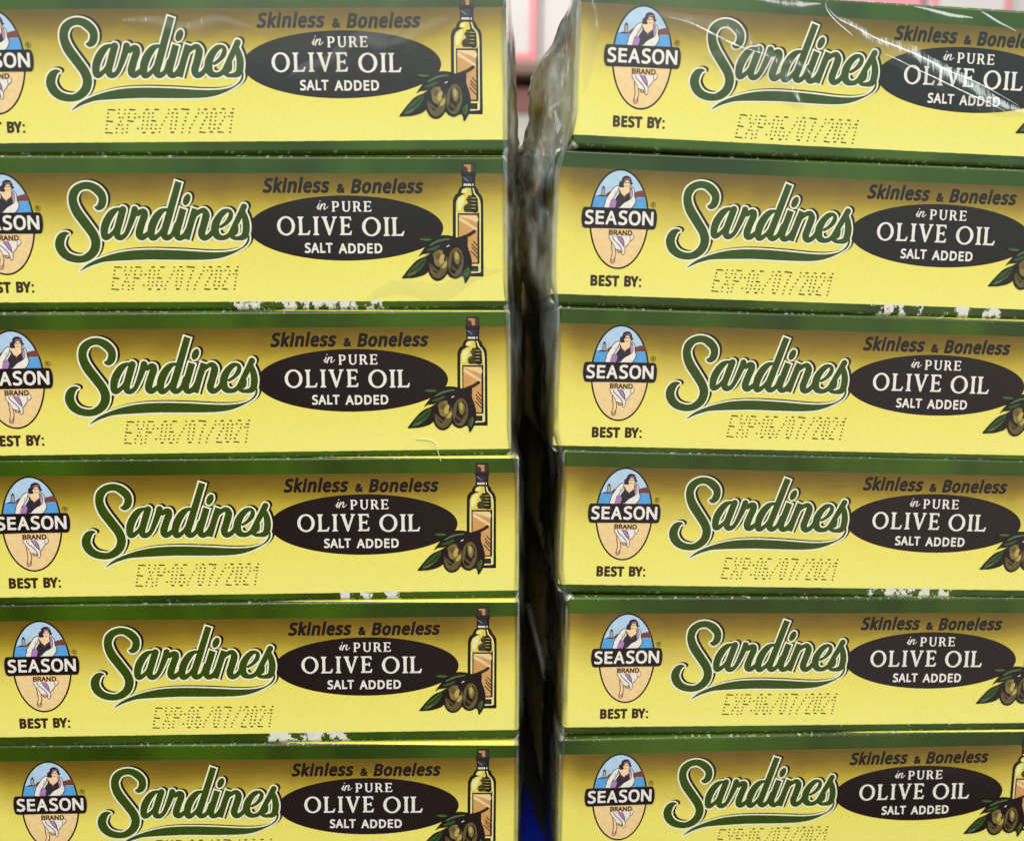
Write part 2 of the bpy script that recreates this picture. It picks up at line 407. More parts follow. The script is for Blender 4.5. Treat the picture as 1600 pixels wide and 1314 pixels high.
class Print:
    """A print on the box face: ink layers a few thousandths of a millimetre apart."""
    def __init__(s, base): s.z = base; s.v = []; s.f = []; s.fm = []; s.m = []
    def layer(s, loops, mat, dz=0.004):
        if not loops: return s
        vs, fs = fill(loops); k = len(s.v)
        s.v += [(x*MM, -s.z*MM, y*MM) for x, y, _ in vs]
        if mat not in s.m: s.m.append(mat)
        for f in fs:
            a, b, c = (vs[i] for i in f[:3])
            ccw = (b[0]-a[0])*(c[1]-a[1])-(b[1]-a[1])*(c[0]-a[0]) > 0
            s.f.append(tuple(i+k for i in (f if ccw else f[::-1]))); s.fm.append(s.m.index(mat))
        s.z += dz; return s
    def build(s, name, parent): return mesh_obj(name, s.v, s.f, s.m, parent, s.fm)

# pixel positions on the photograph -> millimetres on a box face (plane homographies of three boxes)
HOM = {'L5': [0.10229469, -0.007019462, 11.031103, -0.0016324488, -0.10955867, 127.34699, -2.5044428e-05, -7.5854934e-05, 1.0],
       'R5': [0.10290622, 0.0029055362, -93.776611, -0.0011335603, -0.1070498, 123.75633, -4.546204e-05, -7.4809327e-05, 1.0],
       'L3': [0.10129168, -0.0080787307, 13.431054, -0.0014590533, -0.10532654, 76.206374, -3.2303335e-05, -7.5483198e-05, 1.0]}
def mapper(box, ox, oy, zoom):
    h = HOM[box]
    def f(x, y):
        X, Y = ox+x/zoom, oy+y/zoom; w = h[6]*X+h[7]*Y+h[8]
        return ((h[0]*X+h[1]*Y+h[2])/w, (h[3]*X+h[4]*Y+h[5])/w)
    f.k = 0.1185/zoom
    return f
def mp(f, P, r=False):
    return [f(p[0], p[1])+((p[2]*f.k,) if len(p) > 2 else ()) for p in P]
def ell(cx, cy, rx, ry, a=0, n=72):
    t = np.arange(n)/n*2*math.pi; c, s = math.cos(a), math.sin(a)
    return np.stack([cx+rx*np.cos(t)*c-ry*np.sin(t)*s, cy+rx*np.cos(t)*s+ry*np.sin(t)*c], 1)

# Outlines of the plain sans capitals and lower case used on the pack (units: 1/1000 em)
GLYPHS = {'&':[397,[[(165,393),(203,387),(233,371),(252,344),(258,322),(256,288),(243,260),(221,236),(181,208),(285,107),(305,139),(323,193),(372,193),(345,119),(316,77),(395,0),(331,0),(284,46),(234,12),(179,-4),(116,-2),(69,16),(39,51),(29,101),(33,134),(46,161),(68,184),(112,215),(83,251),(70,278),(65,308),(72,344),(84,363),(112,383)],[(141,185),(108,162),(86,136),(79,109),(84,76),(92,61),(113,45),(152,37),(203,45),(254,75)],[(163,354),(142,351),(126,342),(112,316),(119,278),(152,236),(197,271),(211,302),(210,322),(198,341),(183,351)]]],':':[145,[[(39,29),(46,54),(56,62),(72,66),(89,62),(99,54),(106,29),(99,4),(89,-4),(72,-8),(56,-4),(46,4)],[(39,261),(46,287),(56,294),(72,298),(89,294),(99,287),(106,261),(99,236),(89,228),(72,224),(56,228),(46,236)]]],'A':[346,[[(295,0),(249,120),(95,120),(49,0),(0,0),(151,388),(195,388),(346,0)],[(191,280),(171,334),(112,163),(234,163)]]],'B':[352,[[(163,387),(208,384),(259,372),(284,357),(301,336),(310,291),(301,251),(277,221),(236,205),(267,195),(303,171),(315,153),(322,129),(319,77),(312,59),(294,35),(270,17),(227,3),(53,0),(53,387)],[(173,222),(215,226),(241,238),(255,258),(259,296),(254,313),(244,326),(219,339),(181,345),(101,345),(101,222)],[(101,181),(101,41),(196,42),(234,50),(251,61),(262,76),(270,103),(270,127),(255,159),(225,176),(187,181)]]],'D':[395,[[(362,197),(356,137),(346,104),(320,61),(284,30),(254,15),(201,2),(53,0),(53,387),(209,384),(243,377),(287,357),(321,327),(346,287),(360,236)],[(311,196),(303,256),(281,300),(244,329),(194,343),(101,345),(101,42),(202,46),(257,69),(272,80),(293,110),(307,149)]]],'E':[301,[[(269,0),(53,0),(53,387),(269,387),(269,344),(101,344),(101,223),(259,223),(259,181),(101,181),(101,43),(269,43)]]],'L':[284,[[(53,0),(53,387),(101,387),(101,43),(270,43),(270,0)]]],'N':[412,[[(359,0),(302,0),(95,321),(98,0),(53,0),(53,387),(109,387),(315,67),(314,387),(359,387)]]],'O':[423,[[(390,194),(382,125),(359,68),(320,26),(266,1),(226,-5),(183,-4),(122,14),(77,50),(58,78),(44,113),(34,165),(34,214),(38,250),(53,298),(77,338),(99,359),(126,375),(157,387),(193,392),(249,390),(281,382),(323,359),(345,338),(370,299),(385,250)],[(85,194),(91,135),(109,88),(140,56),(185,39),(239,39),(284,56),(314,88),(335,149),(339,194),(335,239),(318,294),(284,332),(233,349),(172,345),(150,337),(123,317),(109,299),(94,266)]]],'P':[328,[[(155,387),(220,379),(253,366),(276,346),(291,321),(299,290),(298,250),(286,213),(260,182),(219,161),(173,152),(101,151),(101,0),(53,0),(53,387)],[(151,345),(101,345),(101,192),(193,198),(223,210),(241,231),(248,253),(249,283),(244,303),(233,320),(217,332),(195,340)]]],'R':[337,[[(159,387),(228,378),(249,370),(273,353),(290,330),(298,300),(300,267),(295,240),(271,202),(223,173),(329,0),(272,0),(178,160),(101,160),(101,0),(53,0),(53,387)],[(157,345),(101,345),(101,201),(174,201),(220,214),(235,226),(244,243),(249,283),(243,310),(227,328),(202,340)]]],'S':[297,[[(272,103),(268,71),(255,45),(235,23),(197,4),(161,-4),(113,-5),(62,2),(28,13),(28,60),(106,39),(170,40),(190,47),(210,62),(219,76),(223,99),(218,127),(204,144),(180,159),(77,206),(48,235),(35,266),(33,304),(43,339),(60,360),(92,380),(133,391),(177,392),(223,384),(263,371),(248,329),(180,348),(140,349),(114,342),(90,323),(82,293),(87,265),(105,244),(207,198),(245,172),(267,139)]]],'T':[301,[[(175,0),(126,0),(126,344),(5,344),(5,387),(295,387),(295,344),(175,344)]]],'U':[396,[[(347,137),(339,87),(325,54),(301,27),(269,8),(228,-3),(173,-4),(133,4),(100,22),(65,63),(50,117),(49,387),(98,387),(98,136),(104,94),(115,72),(132,55),(154,43),(199,37),(231,40),(256,50),(280,71),(291,92),(298,127),(298,387),(347,387)]]],'Y':[307,[[(153,197),(254,387),(307,387),(178,150),(178,0),(129,0),(129,148),(0,387),(53,387)]]],'e':[306,[[(158,296),(182,294),(213,284),(231,274),(253,252),(274,202),(278,136),(79,136),(86,93),(104,61),(122,47),(145,38),(206,37),(265,55),(265,14),(258,10),(221,-1),(189,-5),(156,-5),(119,2),(87,17),(69,32),(47,61),(38,85),(30,127),(32,173),(37,201),(51,236),(73,263),(101,283),(122,291)],[(158,257),(127,251),(104,235),(88,209),(80,174),(228,174),(227,190),(220,217),(207,238),(186,252)]]],'i':[140,[[(94,290),(94,0),(46,0),(46,290)],[(70,399),(92,389),(98,369),(92,349),(70,339),(50,346),(42,369),(48,389)]]],'k':[289,[[(93,197),(91,150),(107,167),(220,290),(276,290),(159,166),(284,0),(227,0),(126,135),(93,107),(93,0),(46,0),(46,412),(93,412)]]],'l':[140,[[(94,0),(46,0),(46,412),(94,412)]]],'n':[335,[[(186,296),(218,293),(255,278),(272,261),(284,238),(291,189),(291,0),(244,0),(243,197),(233,232),(216,248),(189,255),(150,253),(128,244),(107,219),(96,182),(94,0),(46,0),(46,290),(85,290),(94,251),(109,269),(133,285)]]],'o':[328,[[(298,146),(292,91),(273,48),(242,17),(202,-1),(144,-4),(102,8),(62,41),(40,82),(30,146),(34,190),(41,216),(52,238),(74,265),(103,284),(126,291),(165,296),(202,291),(224,284),(253,265),(275,238),(287,216),(297,176)],[(79,146),(83,104),(95,71),(116,48),(146,36),(182,36),(212,48),(233,71),(247,114),(248,168),(237,213),(212,242),(182,254),(137,252),(106,235),(88,204)]]],'s':[259,[[(235,80),(232,54),(221,33),(204,16),(172,1),(131,-5),(91,-4),(60,1),(28,13),(28,56),(87,36),(142,34),(160,38),(178,49),(187,64),(189,76),(185,92),(175,104),(63,158),(42,175),(30,197),(28,231),(35,251),(49,269),(80,287),(121,295),(154,295),(194,289),(229,276),(213,238),(161,254),(115,256),(84,244),(73,222),(78,204),(94,190),(181,152),(212,133),(231,108)]]]}
CAPH = max(p[1] for p in GLYPHS['E'][1][0])
def text(s, u0, u1, vb, vt, bold=0.0, slant=0.0, track=0, h=0.045, tol=0.010, desc=0.0):
    """Lettering set between u0 and u1, baseline vb, capital height vt, thickened by `bold` mm."""
    L = []; x = 0
    for ch in s:
        if ch == ' ': x += 150+track; continue
        adv, loops = GLYPHS[ch]
        for P in loops: L.append(np.array([(x+p[0], p[1]) for p in P], float))
        x += adv+track
    ky = (vt-vb-2*bold)/CAPH
    for P in L: P[:, 1] = P[:, 1]*ky
    lo = min(P[:, 0].min() for P in L); hi = max(P[:, 0].max() for P in L)
    # horizontal scale so that the slanted, thickened line fits
    def ext(kx):
        xs = np.concatenate([P[:, 0]*kx+slant*P[:, 1] for P in L]); return xs.max()-xs.min()
    a, b = 0.0, 1.0
    for _ in range(50):
        m = (a+b)/2
        if ext(m) > u1-u0-2*bold: b = m
        else: a = m
    for P in L: P[:, 0] = P[:, 0]*a+slant*P[:, 1]
    off = min(P[:, 0].min() for P in L)
    L = [P+np.array([u0+bold-off, vb+bold]) for P in L]
    F = Field(u0-0.3, u1+0.3, min(P[:, 1].min() for P in L)-0.3, vt+0.4, h)
    F.F = sd_loops(L, F.X, F.Y)
    return F.out(bold, tol)

# ---- the green script title
def title_loops():
    fa = mapper('L5', 140, 970, 1502/160)
    B = 1314.25
    F = Field(19.0, 56.5, 5.4, 23.0, 0.05)
    def st(P, butt=False, dx=0):
        P = [(p[0]+dx,)+tuple(p[1:]) for p in P]
        Q = catmull(P, 14) if not butt else np.array(P, float)
        F.add(sd_stroke(mp(fa, Q), F.X, F.Y, butt))
    # S
    st([(590,432,20),(625,436,36),(665,400,50),(683,340,52),(668,265,55),(600,195,57),(515,152,50),(430,147,48),(345,178,50),(288,240,57),(267,320,56),(284,410,60),(332,505,64),(405,600,64),(478,690,63),(545,780,62),(582,870,61),(578,950,60),(545,1020,57),(480,1078,52),(400,1112,47),(300,1113,49),(200,1085,54),(127,1030,60),(84,955,62),(82,885,60),(112,820,50),(160,782,28),(202,780,12)])
    # a
    st([(965,452,17),(885,455,26),(815,500,44),(750,590,52),(710,690,52),(702,785,46),(718,826,38),(765,815,34),(825,762,26),(868,690,18)])
    st([(966,455,46),(922,600,47),(880,745,46),(892,812,44),(945,822,36),(1005,775,30),(1062,655,36),(1112,520,42),(1130,452,44)])
    # r
    st([(1172,520,26),(1215,480,36),(1262,482,40),(1262,540,48),(1228,630,48),(1192,745,50),(1196,802,46),(1232,818,40),(1292,785,34),(1345,730,26)])
    # d
    for P in ([(965,452,17),(885,455,26),(815,500,44),(750,590,52),(710,690,52),(702,785,46),(718,826,38),(765,815,34),(825,762,26),(868,690,18)],): st(P, dx=B-660)
    st([(429,84,45),(292,530,47)], True, B)
    st([(292,530,48),(222,752,47),(236,812,42),(285,816,36),(345,765,30),(400,650,40)], dx=B)
    # i
    st([(490,436,45),(440,600,46)], True, B)
    st([(440,600,46),(398,740,46),(410,808,42),(458,818,36),(515,775,34),(560,700,34)], dx=B)
    F.add(sd_loops([mp(fa, ell(540+B, 316, 48, 80, 0.42))], F.X, F.Y))
    # n
    st([(660,436,45),(600,610,44),(530,838,44)], True, B)
    F.add(sd_loops([mp(fa, [(x+B, y) for x, y in [(440,838),(575,838),(560,760),(470,790)]])], F.X, F.Y))
    st([(668,520,20),(720,470,30),(775,455,36),(808,500,46),(800,560,50),(770,660,48),(744,745,49),(755,800,45),(800,815,38),(860,778,33),(912,700,28)], dx=B)
    # e
    st([(1010,668,20),(1078,625,24),(1135,560,32),(1155,490,29),(1118,452,24),(1050,475,38),(982,548,46),(938,640,52),(932,730,52),(962,790,46),(1030,812,34),(1095,795,32),(1150,745,30),(1200,660,34)], dx=B)
    # s
    st([(1150,748,34),(1215,630,38),(1285,500,40),(1335,400,42)], dx=B)
    st([(1325,470,30),(1352,560,44),(1366,660,48),(1352,760,46),(1318,800,40),(1250,815,28),(1190,812,27),(1150,785,28)], dx=B)
    st([(1222,670,34),(1215,735,34),(1165,772,28)], dx=B)
    # tail sweeping back under the word
    tail = [(355,1275),(450,1190),(560,1130),(700,1076),(850,1032),(1000,1002),(1150,986),(B,978),(B+200,977),(B+500,985),(B+800,1000),(B+1000,1000),(B+1130,988),(B+1250,958),(B+1330,908),(B+1372,850),(B+1385,800),(B+1400,762),(B+1412,800),(B+1408,842),(B+1370,905),(B+1280,966),(B+1150,1030),(B+1000,1078),(B+800,1102),(B+500,1108),(B+190,1108),(1300,1109),(1100,1118),(900,1130),(700,1146),(580,1178),(470,1218)]
    F.add(sd_loops([mp(fa, smooth_loop(tail, 25))], F.X, F.Y))
    sh = Field(19.0, 56.5, 5.4, 23.0, 0.05)
    i, j = 4, 8                      # shadow shift in grid cells, up and to the right
    out = np.full(F.F.shape, 1e9); out[i:, j:] = F.F[:-i, :-j]
    sh.F = out
    return sh.out(0.27), F.out(0.27), F.out(0.0)

# ---- flared capitals on the dark oval
def flared(word, u0, u1, v0, v1):
    H = v1-v0
    def O(x, w):
        a = ell(x+w/2, 0.5, w/2, 0.52, n=60); b = ell(x+w/2, 0.5, w/2-0.155, 0.445, n=60); return [a, b]
    def stem(x, w=0.15, fl=0.075):
        return [np.array([(x-fl,0),(x+w+fl,0),(x+w+fl,.035),(x+w,.10),(x+w,.90),(x+w+fl,.965),(x+w+fl,1),(x-fl,1),(x-fl,.965),(x,.90),(x,.10),(x-fl,.035)])]
    def L(x): return [np.array([(x-.075,0),(x+.53,0),(x+.60,.24),(x+.55,.24),(x+.47,.10),(x+.40,.075),(x+.15,.075),(x+.15,.90),(x+.225,.965),(x+.225,1),(x-.075,1),(x-.075,.965),(x,.90),(x,.10),(x-.075,.035)])]
    def E(x): return [np.array([(x-.075,0),(x+.53,0),(x+.58,.21),(x+.53,.21),(x+.46,.10),(x+.40,.075),(x+.15,.075),(x+.15,.475),(x+.36,.475),(x+.40,.40),(x+.44,.40),(x+.44,.62),(x+.40,.62),(x+.36,.545),(x+.15,.545),(x+.15,.925),(x+.38,.925),(x+.45,.90),(x+.50,.81),(x+.55,.81),(x+.52,1),(x-.075,1),(x-.075,.965),(x,.90),(x,.10),(x-.075,.035)])]
    def V(x): return [np.array([(x-.02,1),(x-.02,.965),(x+.05,.92),(x+.36,-.01),(x+.43,-.01),(x+.74,.92),(x+.82,.965),(x+.82,1),(x+.58,1),(x+.58,.965),(x+.64,.92),(x+.43,.24),(x+.22,.92),(x+.28,.965),(x+.28,1)])]
    def P(x): return [np.array([(x-.06,0),(x+.19,0),(x+.19,.035),(x+.14,.09),(x+.14,.40),(x+.30,.40),(x+.42,.44),(x+.50,.53),(x+.53,.68),(x+.50,.85),(x+.42,.95),(x+.30,1),(x-.06,1),(x-.06,.965),(x,.90),(x,.10),(x-.06,.035)]), np.array([(x+.14,.48),(x+.14,.92),(x+.26,.92),(x+.34,.88),(x+.38,.80),(x+.39,.69),(x+.37,.58),(x+.32,.51),(x+.25,.48)])]
    def R(x):
        a, b = P(x); a = np.array([(x-.06,0),(x+.19,0),(x+.19,.035),(x+.14,.09),(x+.14,.44),(x+.25,.44),(x+.45,0),(x+.66,0),(x+.66,.035),(x+.60,.06),(x+.40,.46),(x+.49,.56),(x+.52,.70),(x+.50,.85),(x+.42,.95),(x+.30,1),(x-.06,1),(x-.06,.965),(x,.90),(x,.10),(x-.06,.035)])
        b = np.array([(x+.14,.52),(x+.14,.92),(x+.26,.92),(x+.34,.88),(x+.38,.80),(x+.38,.70),(x+.36,.60),(x+.31,.54),(x+.25,.52)]); return [a, b]
    def U(x): return [np.array([(x-.06,1),(x-.06,.965),(x,.90),(x,.32),(x+.04,.14),(x+.14,.03),(x+.30,-.02),(x+.46,.03),(x+.56,.14),(x+.60,.32),(x+.60,.90),(x+.66,.965),(x+.66,1),(x+.45,1),(x+.45,.965),(x+.50,.90),(x+.50,.32),(x+.46,.17),(x+.39,.09),(x+.32,.07),(x+.22,.10),(x+.16,.18),(x+.14,.32),(x+.14,.90),(x+.19,.965),(x+.19,1)])]
    I = lambda x: stem(x)
    wid = {'O': .98, 'L': .60, 'I': .15, 'V': .80, 'E': .58, 'P': .53, 'U': .60, 'R': .64}; fn = {'O': lambda x: O(x, .98), 'L': L, 'I': I, 'V': V, 'E': E, 'P': P, 'U': U, 'R': R}
    gap = {'O': .25, 'L': .26, 'I': .27, 'V': .27, 'E': .2, 'P': .30, 'U': .32, 'R': .26}
    x = 0; Ls = []
    for ch in word:
        Ls += fn[ch](x); x += wid[ch]+gap[ch]
    lo = min(P[:, 0].min() for P in Ls); hi = max(P[:, 0].max() for P in Ls); k = (u1-u0)/(hi-lo)
    Ls = [np.stack([u0+(P[:, 0]-lo)*k, v0+P[:, 1]*H], 1) for P in Ls]
    F = Field(u0-.3, u1+.3, v0-.4, v1+.4, 0.04); F.F = sd_loops(Ls, F.X, F.Y)
    return F.out(0.03*H/2.9+0.006, 0.008)

fb = mapper('L5', 420, 930, 16/3)
def tb(x0, x1, yb, yt): a = fb(x0, yb); b = fb(x1, yb); c = fb((x0+x1)/2, yt); return a[0], b[0], (a[1]+b[1])/2, c[1]

def build_prints(parent):
    # title
    sh, wh, gr = title_loops()
    Print(0.010).layer(sh, INK_BROWN).layer(wh, INK_CREAM).layer(gr, INK_GREEN).build('title_lettering', parent)
    # dark oval with its lettering
    c = fb(817, 592); e1 = fb(1582, 592); e2 = fb(817, 348)
    badge = Print(0.003).layer([ell(c[0], c[1], (e1[0]-c[0]), e2[1]-c[1], n=120)], INK_BROWN).build('oval_panel', parent)
    P = Print(0.022)
    P.layer(flared('OLIVE', *tb(275, 862, 645, 510)) , INK_WHITE, 0)
    P.layer(flared('OIL', *tb(945, 1275, 645, 510)), INK_WHITE, 0)
    P.layer(flared('PURE', *tb(706, 1018, 468, 392)), INK_WHITE, 0)
    P.layer(text('SALT', *tb(490, 710, 779, 704), bold=0.075, track=34), INK_WHITE, 0)
    P.layer(text('ADDED', *tb(757, 1101, 779, 704), bold=0.075, track=34), INK_WHITE, 0)
    # the little script word "in"
    a = fb(583, 390); b = fb(678, 455)
    F = Field(a[0]-.4, b[0]+.4, b[1]-.5, a[1]+.5, 0.03)
    for S in ([(584,440,3),(600,425,5),(606,412,6),(596,440,7),(596,453,6),(608,447,3)], [(606,447,3),(622,422,5),(628,412,6),(620,435,6),(613,456,7)], [(616,442,3),(634,420,5),(648,411,6),(652,418,7),(644,440,7),(645,453,6),(658,448,4),(676,432,3)], [(611,394,6),(613,392,6)]):
        F.add(sd_stroke(mp(fb, catmull([(x, y, w*.62) for x, y, w in S], 4)), F.X, F.Y))
    P.layer(F.out(0.0, 0.008), INK_WHITE, 0)
    P.build('panel_lettering', badge)
    # tagline
    P = Print(0.004)
    a = tb(160, 692, 334, 222); P.layer(text('Skinless', *a, bold=0.155, slant=0.20, track=34), INK_BROWN, 0)
    a = tb(745, 808, 331, 262); P.layer(text('&', *a, bold=0.12, slant=0.1), INK_BROWN, 0)
    a = tb(855, 1430, 331, 222); P.layer(text('Boneless', *a, bold=0.155, slant=0.20, track=34), INK_BROWN, 0)
    P.build('tagline_lettering', parent)
    # best-by line
    fl = mapper('R5', 915, 1030, 1553/130)
    def tl(x0, x1, yb, yt): a = fl(x0, yb); b = fl(x1, yb); c = fl((x0+x1)/2, yt); return a[0], b[0], (a[1]+b[1])/2, c[1]
    P = Print(0.004)
    P.layer(text('BEST', *tl(265, 776, 1108, 920), bold=0.15, track=46), INK_TEXT, 0)
    P.layer(text('BY', *tl(860, 1112, 1098, 912), bold=0.15, track=20), INK_TEXT, 0)
    for y0, y1 in ((955, 993), (1058, 1096)):
        P.layer([np.array([fl(1126, y1), fl(1165, y1), fl(1165, y0), fl(1126, y0)])], INK_TEXT, 0)
    P.build('best_by_lettering', parent)
    build_emblem(parent); build_bottle(parent); build_stamp(parent)

def build_emblem(parent):
    fu = mapper('R5', 915, 950, 1553/130)
    lo = 80*1553/130
    top = fu(830, 92); bot = fu(737, 812+lo); lf = fu(246, 1115); rt = fu(1274, 1100)
    cx, cy = (lf[0]+rt[0])/2, (top[1]+bot[1])/2; ry = (top[1]-bot[1])/2
    rx = (rt[0]-lf[0])/2/math.sqrt(1-((lf[1]+rt[1])/2-cy)**2/ry**2)
    T = 0.30
    em = Print(0.004)
    em.layer([ell(cx, cy, rx, ry, n=110)], INK_BROWN)
    inner = ell(cx, cy, rx-T, ry-T, n=220)
    def clip(f0, f1):         # the part of the inner oval between two heights
        P = inner.copy(); P[:, 1] = np.clip(P[:, 1], f0, f1); return P
    sea = fu(800, 558)[1]; ban = fu(800, 910)[1]
    em.layer([clip(sea, 99)], INK_SKY, 0).layer([clip(ban, sea)], INK_SEA, 0).layer([clip(-9, ban)], INK_SAND)
    def poly(P, mat, step=25, dz=0.0015, y=0):
        em.layer([np.array(mp(fu, smooth_loop([(a, b+y) for a, b in P], step)))], mat, dz)
    def line(P, w, mat=INK_HAIR, dz=0.0015, y=0):
        Q = mp(fu, catmull([(a, b+y, w) for a, b in P], 12)); q = np.array(Q)
        F = Field(q[:, 0].min()-.2, q[:, 0].max()+.2, q[:, 1].min()-.2, q[:, 1].max()+.2, 0.035)
        F.add(sd_stroke(Q, F.X, F.Y)); em.layer(F.out(0, 0.008), mat, dz)
    # shore, lighthouse
    poly([(512,556),(535,525),(575,488),(640,470),(665,500),(620,556)], INK_HILL)
    poly([(1030,478),(1060,465),(1110,452),(1160,440),(1203,437),(1222,500),(1232,548),(1120,550),(1030,552)], INK_HILL)
    poly([(355,572),(395,548),(450,540),(520,548),(520,566),(430,566)], INK_HAIR)
    poly([(462,430),(508,430),(514,535),(452,537)], INK_GREY, 60)
    poly([(455,432),(470,402),(487,385),(505,405),(515,432)], INK_HAIR, 40)
    line([(460,435),(453,540)], 6); line([(508,435),(513,540)], 6)
    # robe with its dark outline, then the lining, suit, skin, hair
    robe = [(752,385),(700,396),(650,445),(590,530),(540,610),(522,680),(515,752),(760,760),(960,742),(1010,700),(1045,640),(1048,590),(1030,545),(1028,470),(1020,430),(985,395),(945,372),(850,420)]
    P = np.array(mp(fu, smooth_loop(robe, 20))); F = Field(P[:, 0].min()-.4, P[:, 0].max()+.4, P[:, 1].min()-.4, P[:, 1].max()+.4, 0.04)
    F.F = sd_loops([P], F.X, F.Y); em.layer(F.out(0.13, 0.01), INK_HAIR, 0.0015)
    em.layer([P], INK_WHITE, 0.0015)
    poly([(622,640),(690,588),(716,655),(695,742),(640,752),(588,750),(598,690)], INK_MAUVE)
    poly([(956,392),(975,400),(985,470),(972,560),(950,600),(945,500)], INK_MAUVE)
    poly([(762,430),(760,500),(700,590),(718,655),(692,755),(742,745),(850,655),(955,598),(950,500),(952,380),(860,440)], INK_SUIT, 18)
    poly([(775,400),(840,382),(935,382),(945,425),(938,480),(905,505),(868,530),(855,568),(840,530),(795,500),(778,460)], INK_SKIN, 18)
    line([(780,462),(800,508),(842,542),(854,576),(866,540),(905,510),(942,482)], 7, INK_HILL)
    poly([(845,330),(870,282),(920,275),(952,310),(945,365),(915,400),(875,395),(850,372)], INK_SKIN, 18)
    poly([(762,345),(770,310),(805,288),(818,240),(855,212),(905,203),(950,220),(978,262),(988,318),(1012,326),(985,352),(955,354),(948,312),(925,282),(880,285),(855,318),(838,345),(852,392),(800,402),(765,395)], INK_HAIR, 16)
    line([(860,272),(905,258),(955,262)], 7, INK_MAUVE); line([(868,322),(888,318)], 7); line([(915,316),(938,316)], 7); line([(878,374),(905,376)], 6, INK_HILL)
    line([(756,400),(735,480),(690,550),(620,640)], 6); line([(700,470),(680,530)], 6, INK_GREY); line([(975,400),(1000,470),(985,560),(945,602),(850,655),(765,738)], 6)
    # skirt and legs below the banner
    poly([(640,365),(660,372),(700,460),(705,560),(690,620),(695,690),(655,712),(620,690),(635,600),(640,480)], INK_SKIN, 18, y=lo)
    line([(632,365),(642,480),(648,560),(628,640),(622,690),(652,716),(685,690),(695,620),(710,560),(700,470)], 7, INK_HILL, y=lo)
    line([(628,640),(655,690),(690,625)], 6, INK_HILL, y=lo)
    line([(735,485),(750,525),(785,528),(805,500)], 8, INK_HILL, y=lo)
    sk = [(608,255),(615,320),(650,365),(690,430),(712,472),(765,486),(800,490),(818,545),(840,562),(862,535),(868,445),(920,390),(960,330),(1005,305),(1024,255),(1018,235),(800,240)]
    P = np.array(mp(fu, smooth_loop([(a, b+lo) for a, b in sk], 20))); F = Field(P[:, 0].min()-.4, P[:, 0].max()+.4, P[:, 1].min()-.4, P[:, 1].max()+.4, 0.04)
    F.F = sd_loops([P], F.X, F.Y); em.layer(F.out(0.11, 0.01), INK_HILL, 0.0015); em.layer([P], INK_WHITE, 0.0015)
    poly([(722,262),(812,262),(845,330),(858,420),(800,370),(755,310)], INK_MAUVE, 18, y=lo)
    line([(650,268),(670,320),(760,400),(810,470),(822,530)], 7, y=lo); line([(735,275),(800,370),(858,432)], 6, y=lo); line([(815,275),(852,350),(858,440)], 6, y=lo); line([(962,262),(965,320)], 6, INK_HILL, y=lo)
    # the little letters under the banner, on bare sand
    a = fu(575, 1208); b = fu(1008, 1100)
    em.layer([np.array([(a[0], a[1]-.05), (b[0], a[1]-.05), (b[0], b[1]), (a[0], b[1])])], INK_SAND, 0.0015)
    r = fu(1366, 668)
    emo = em.build('emblem', parent)
    P = Print(em.z+0.004)
    a = fu(585, 1203); b = fu(1000, 1203); c = fu(790, 1112)
    P.layer(text('BRAND', a[0], b[0], (a[1]+b[1])/2, c[1], bold=0.06, h=0.035), INK_TEXT, 0)
    rad = 44*fu.k
    F = Field(r[0]-.6, r[0]+.6, r[1]-.6, r[1]+.6, 0.025)
    F.F = np.abs(np.hypot(F.X-r[0], F.Y-r[1])-rad)-0.035; P.layer(F.out(0, .006), INK_TEXT, 0)
    P.layer(text('R', r[0]-.17, r[0]+.19, r[1]-.22, r[1]+.24, bold=0.015, h=0.025), INK_TEXT, 0)
    P.build('small_lettering', emo)
    ban = Print(em.z+0.010)
    P = smooth_loop([(165,752),(500,748),(900,742),(1370,736),(1405,745),(1425,800),(1433,880),(1425,980),(1400,1060),(1375,1080),(900,1086),(500,1092),(160,1100),(128,1085),(108,1020),(101,950),(108,860),(125,785),(140,760)], 30)
    ban.layer([np.array(mp(fu, P))], INK_BROWN)
    bo = ban.build('banner', emo)
    L = Print(em.z+0.018)
    for ch, x0, x1, yb, yt in (('S',160,312,1040,800),('E',347,497,1034,803),('A',520,722,1032,800),('S',750,908,1030,787),('O',930,1142,1027,787),('N',1168,1366,1020,788)):
        a = fu(x0, yb); b = fu(x1, yb); c = fu((x0+x1)/2, yt)
        L.layer(text(ch, a[0], b[0], (a[1]+b[1])/2, c[1], bold=0.095), INK_WHITE, 0)
    L.build('banner_lettering', emo)

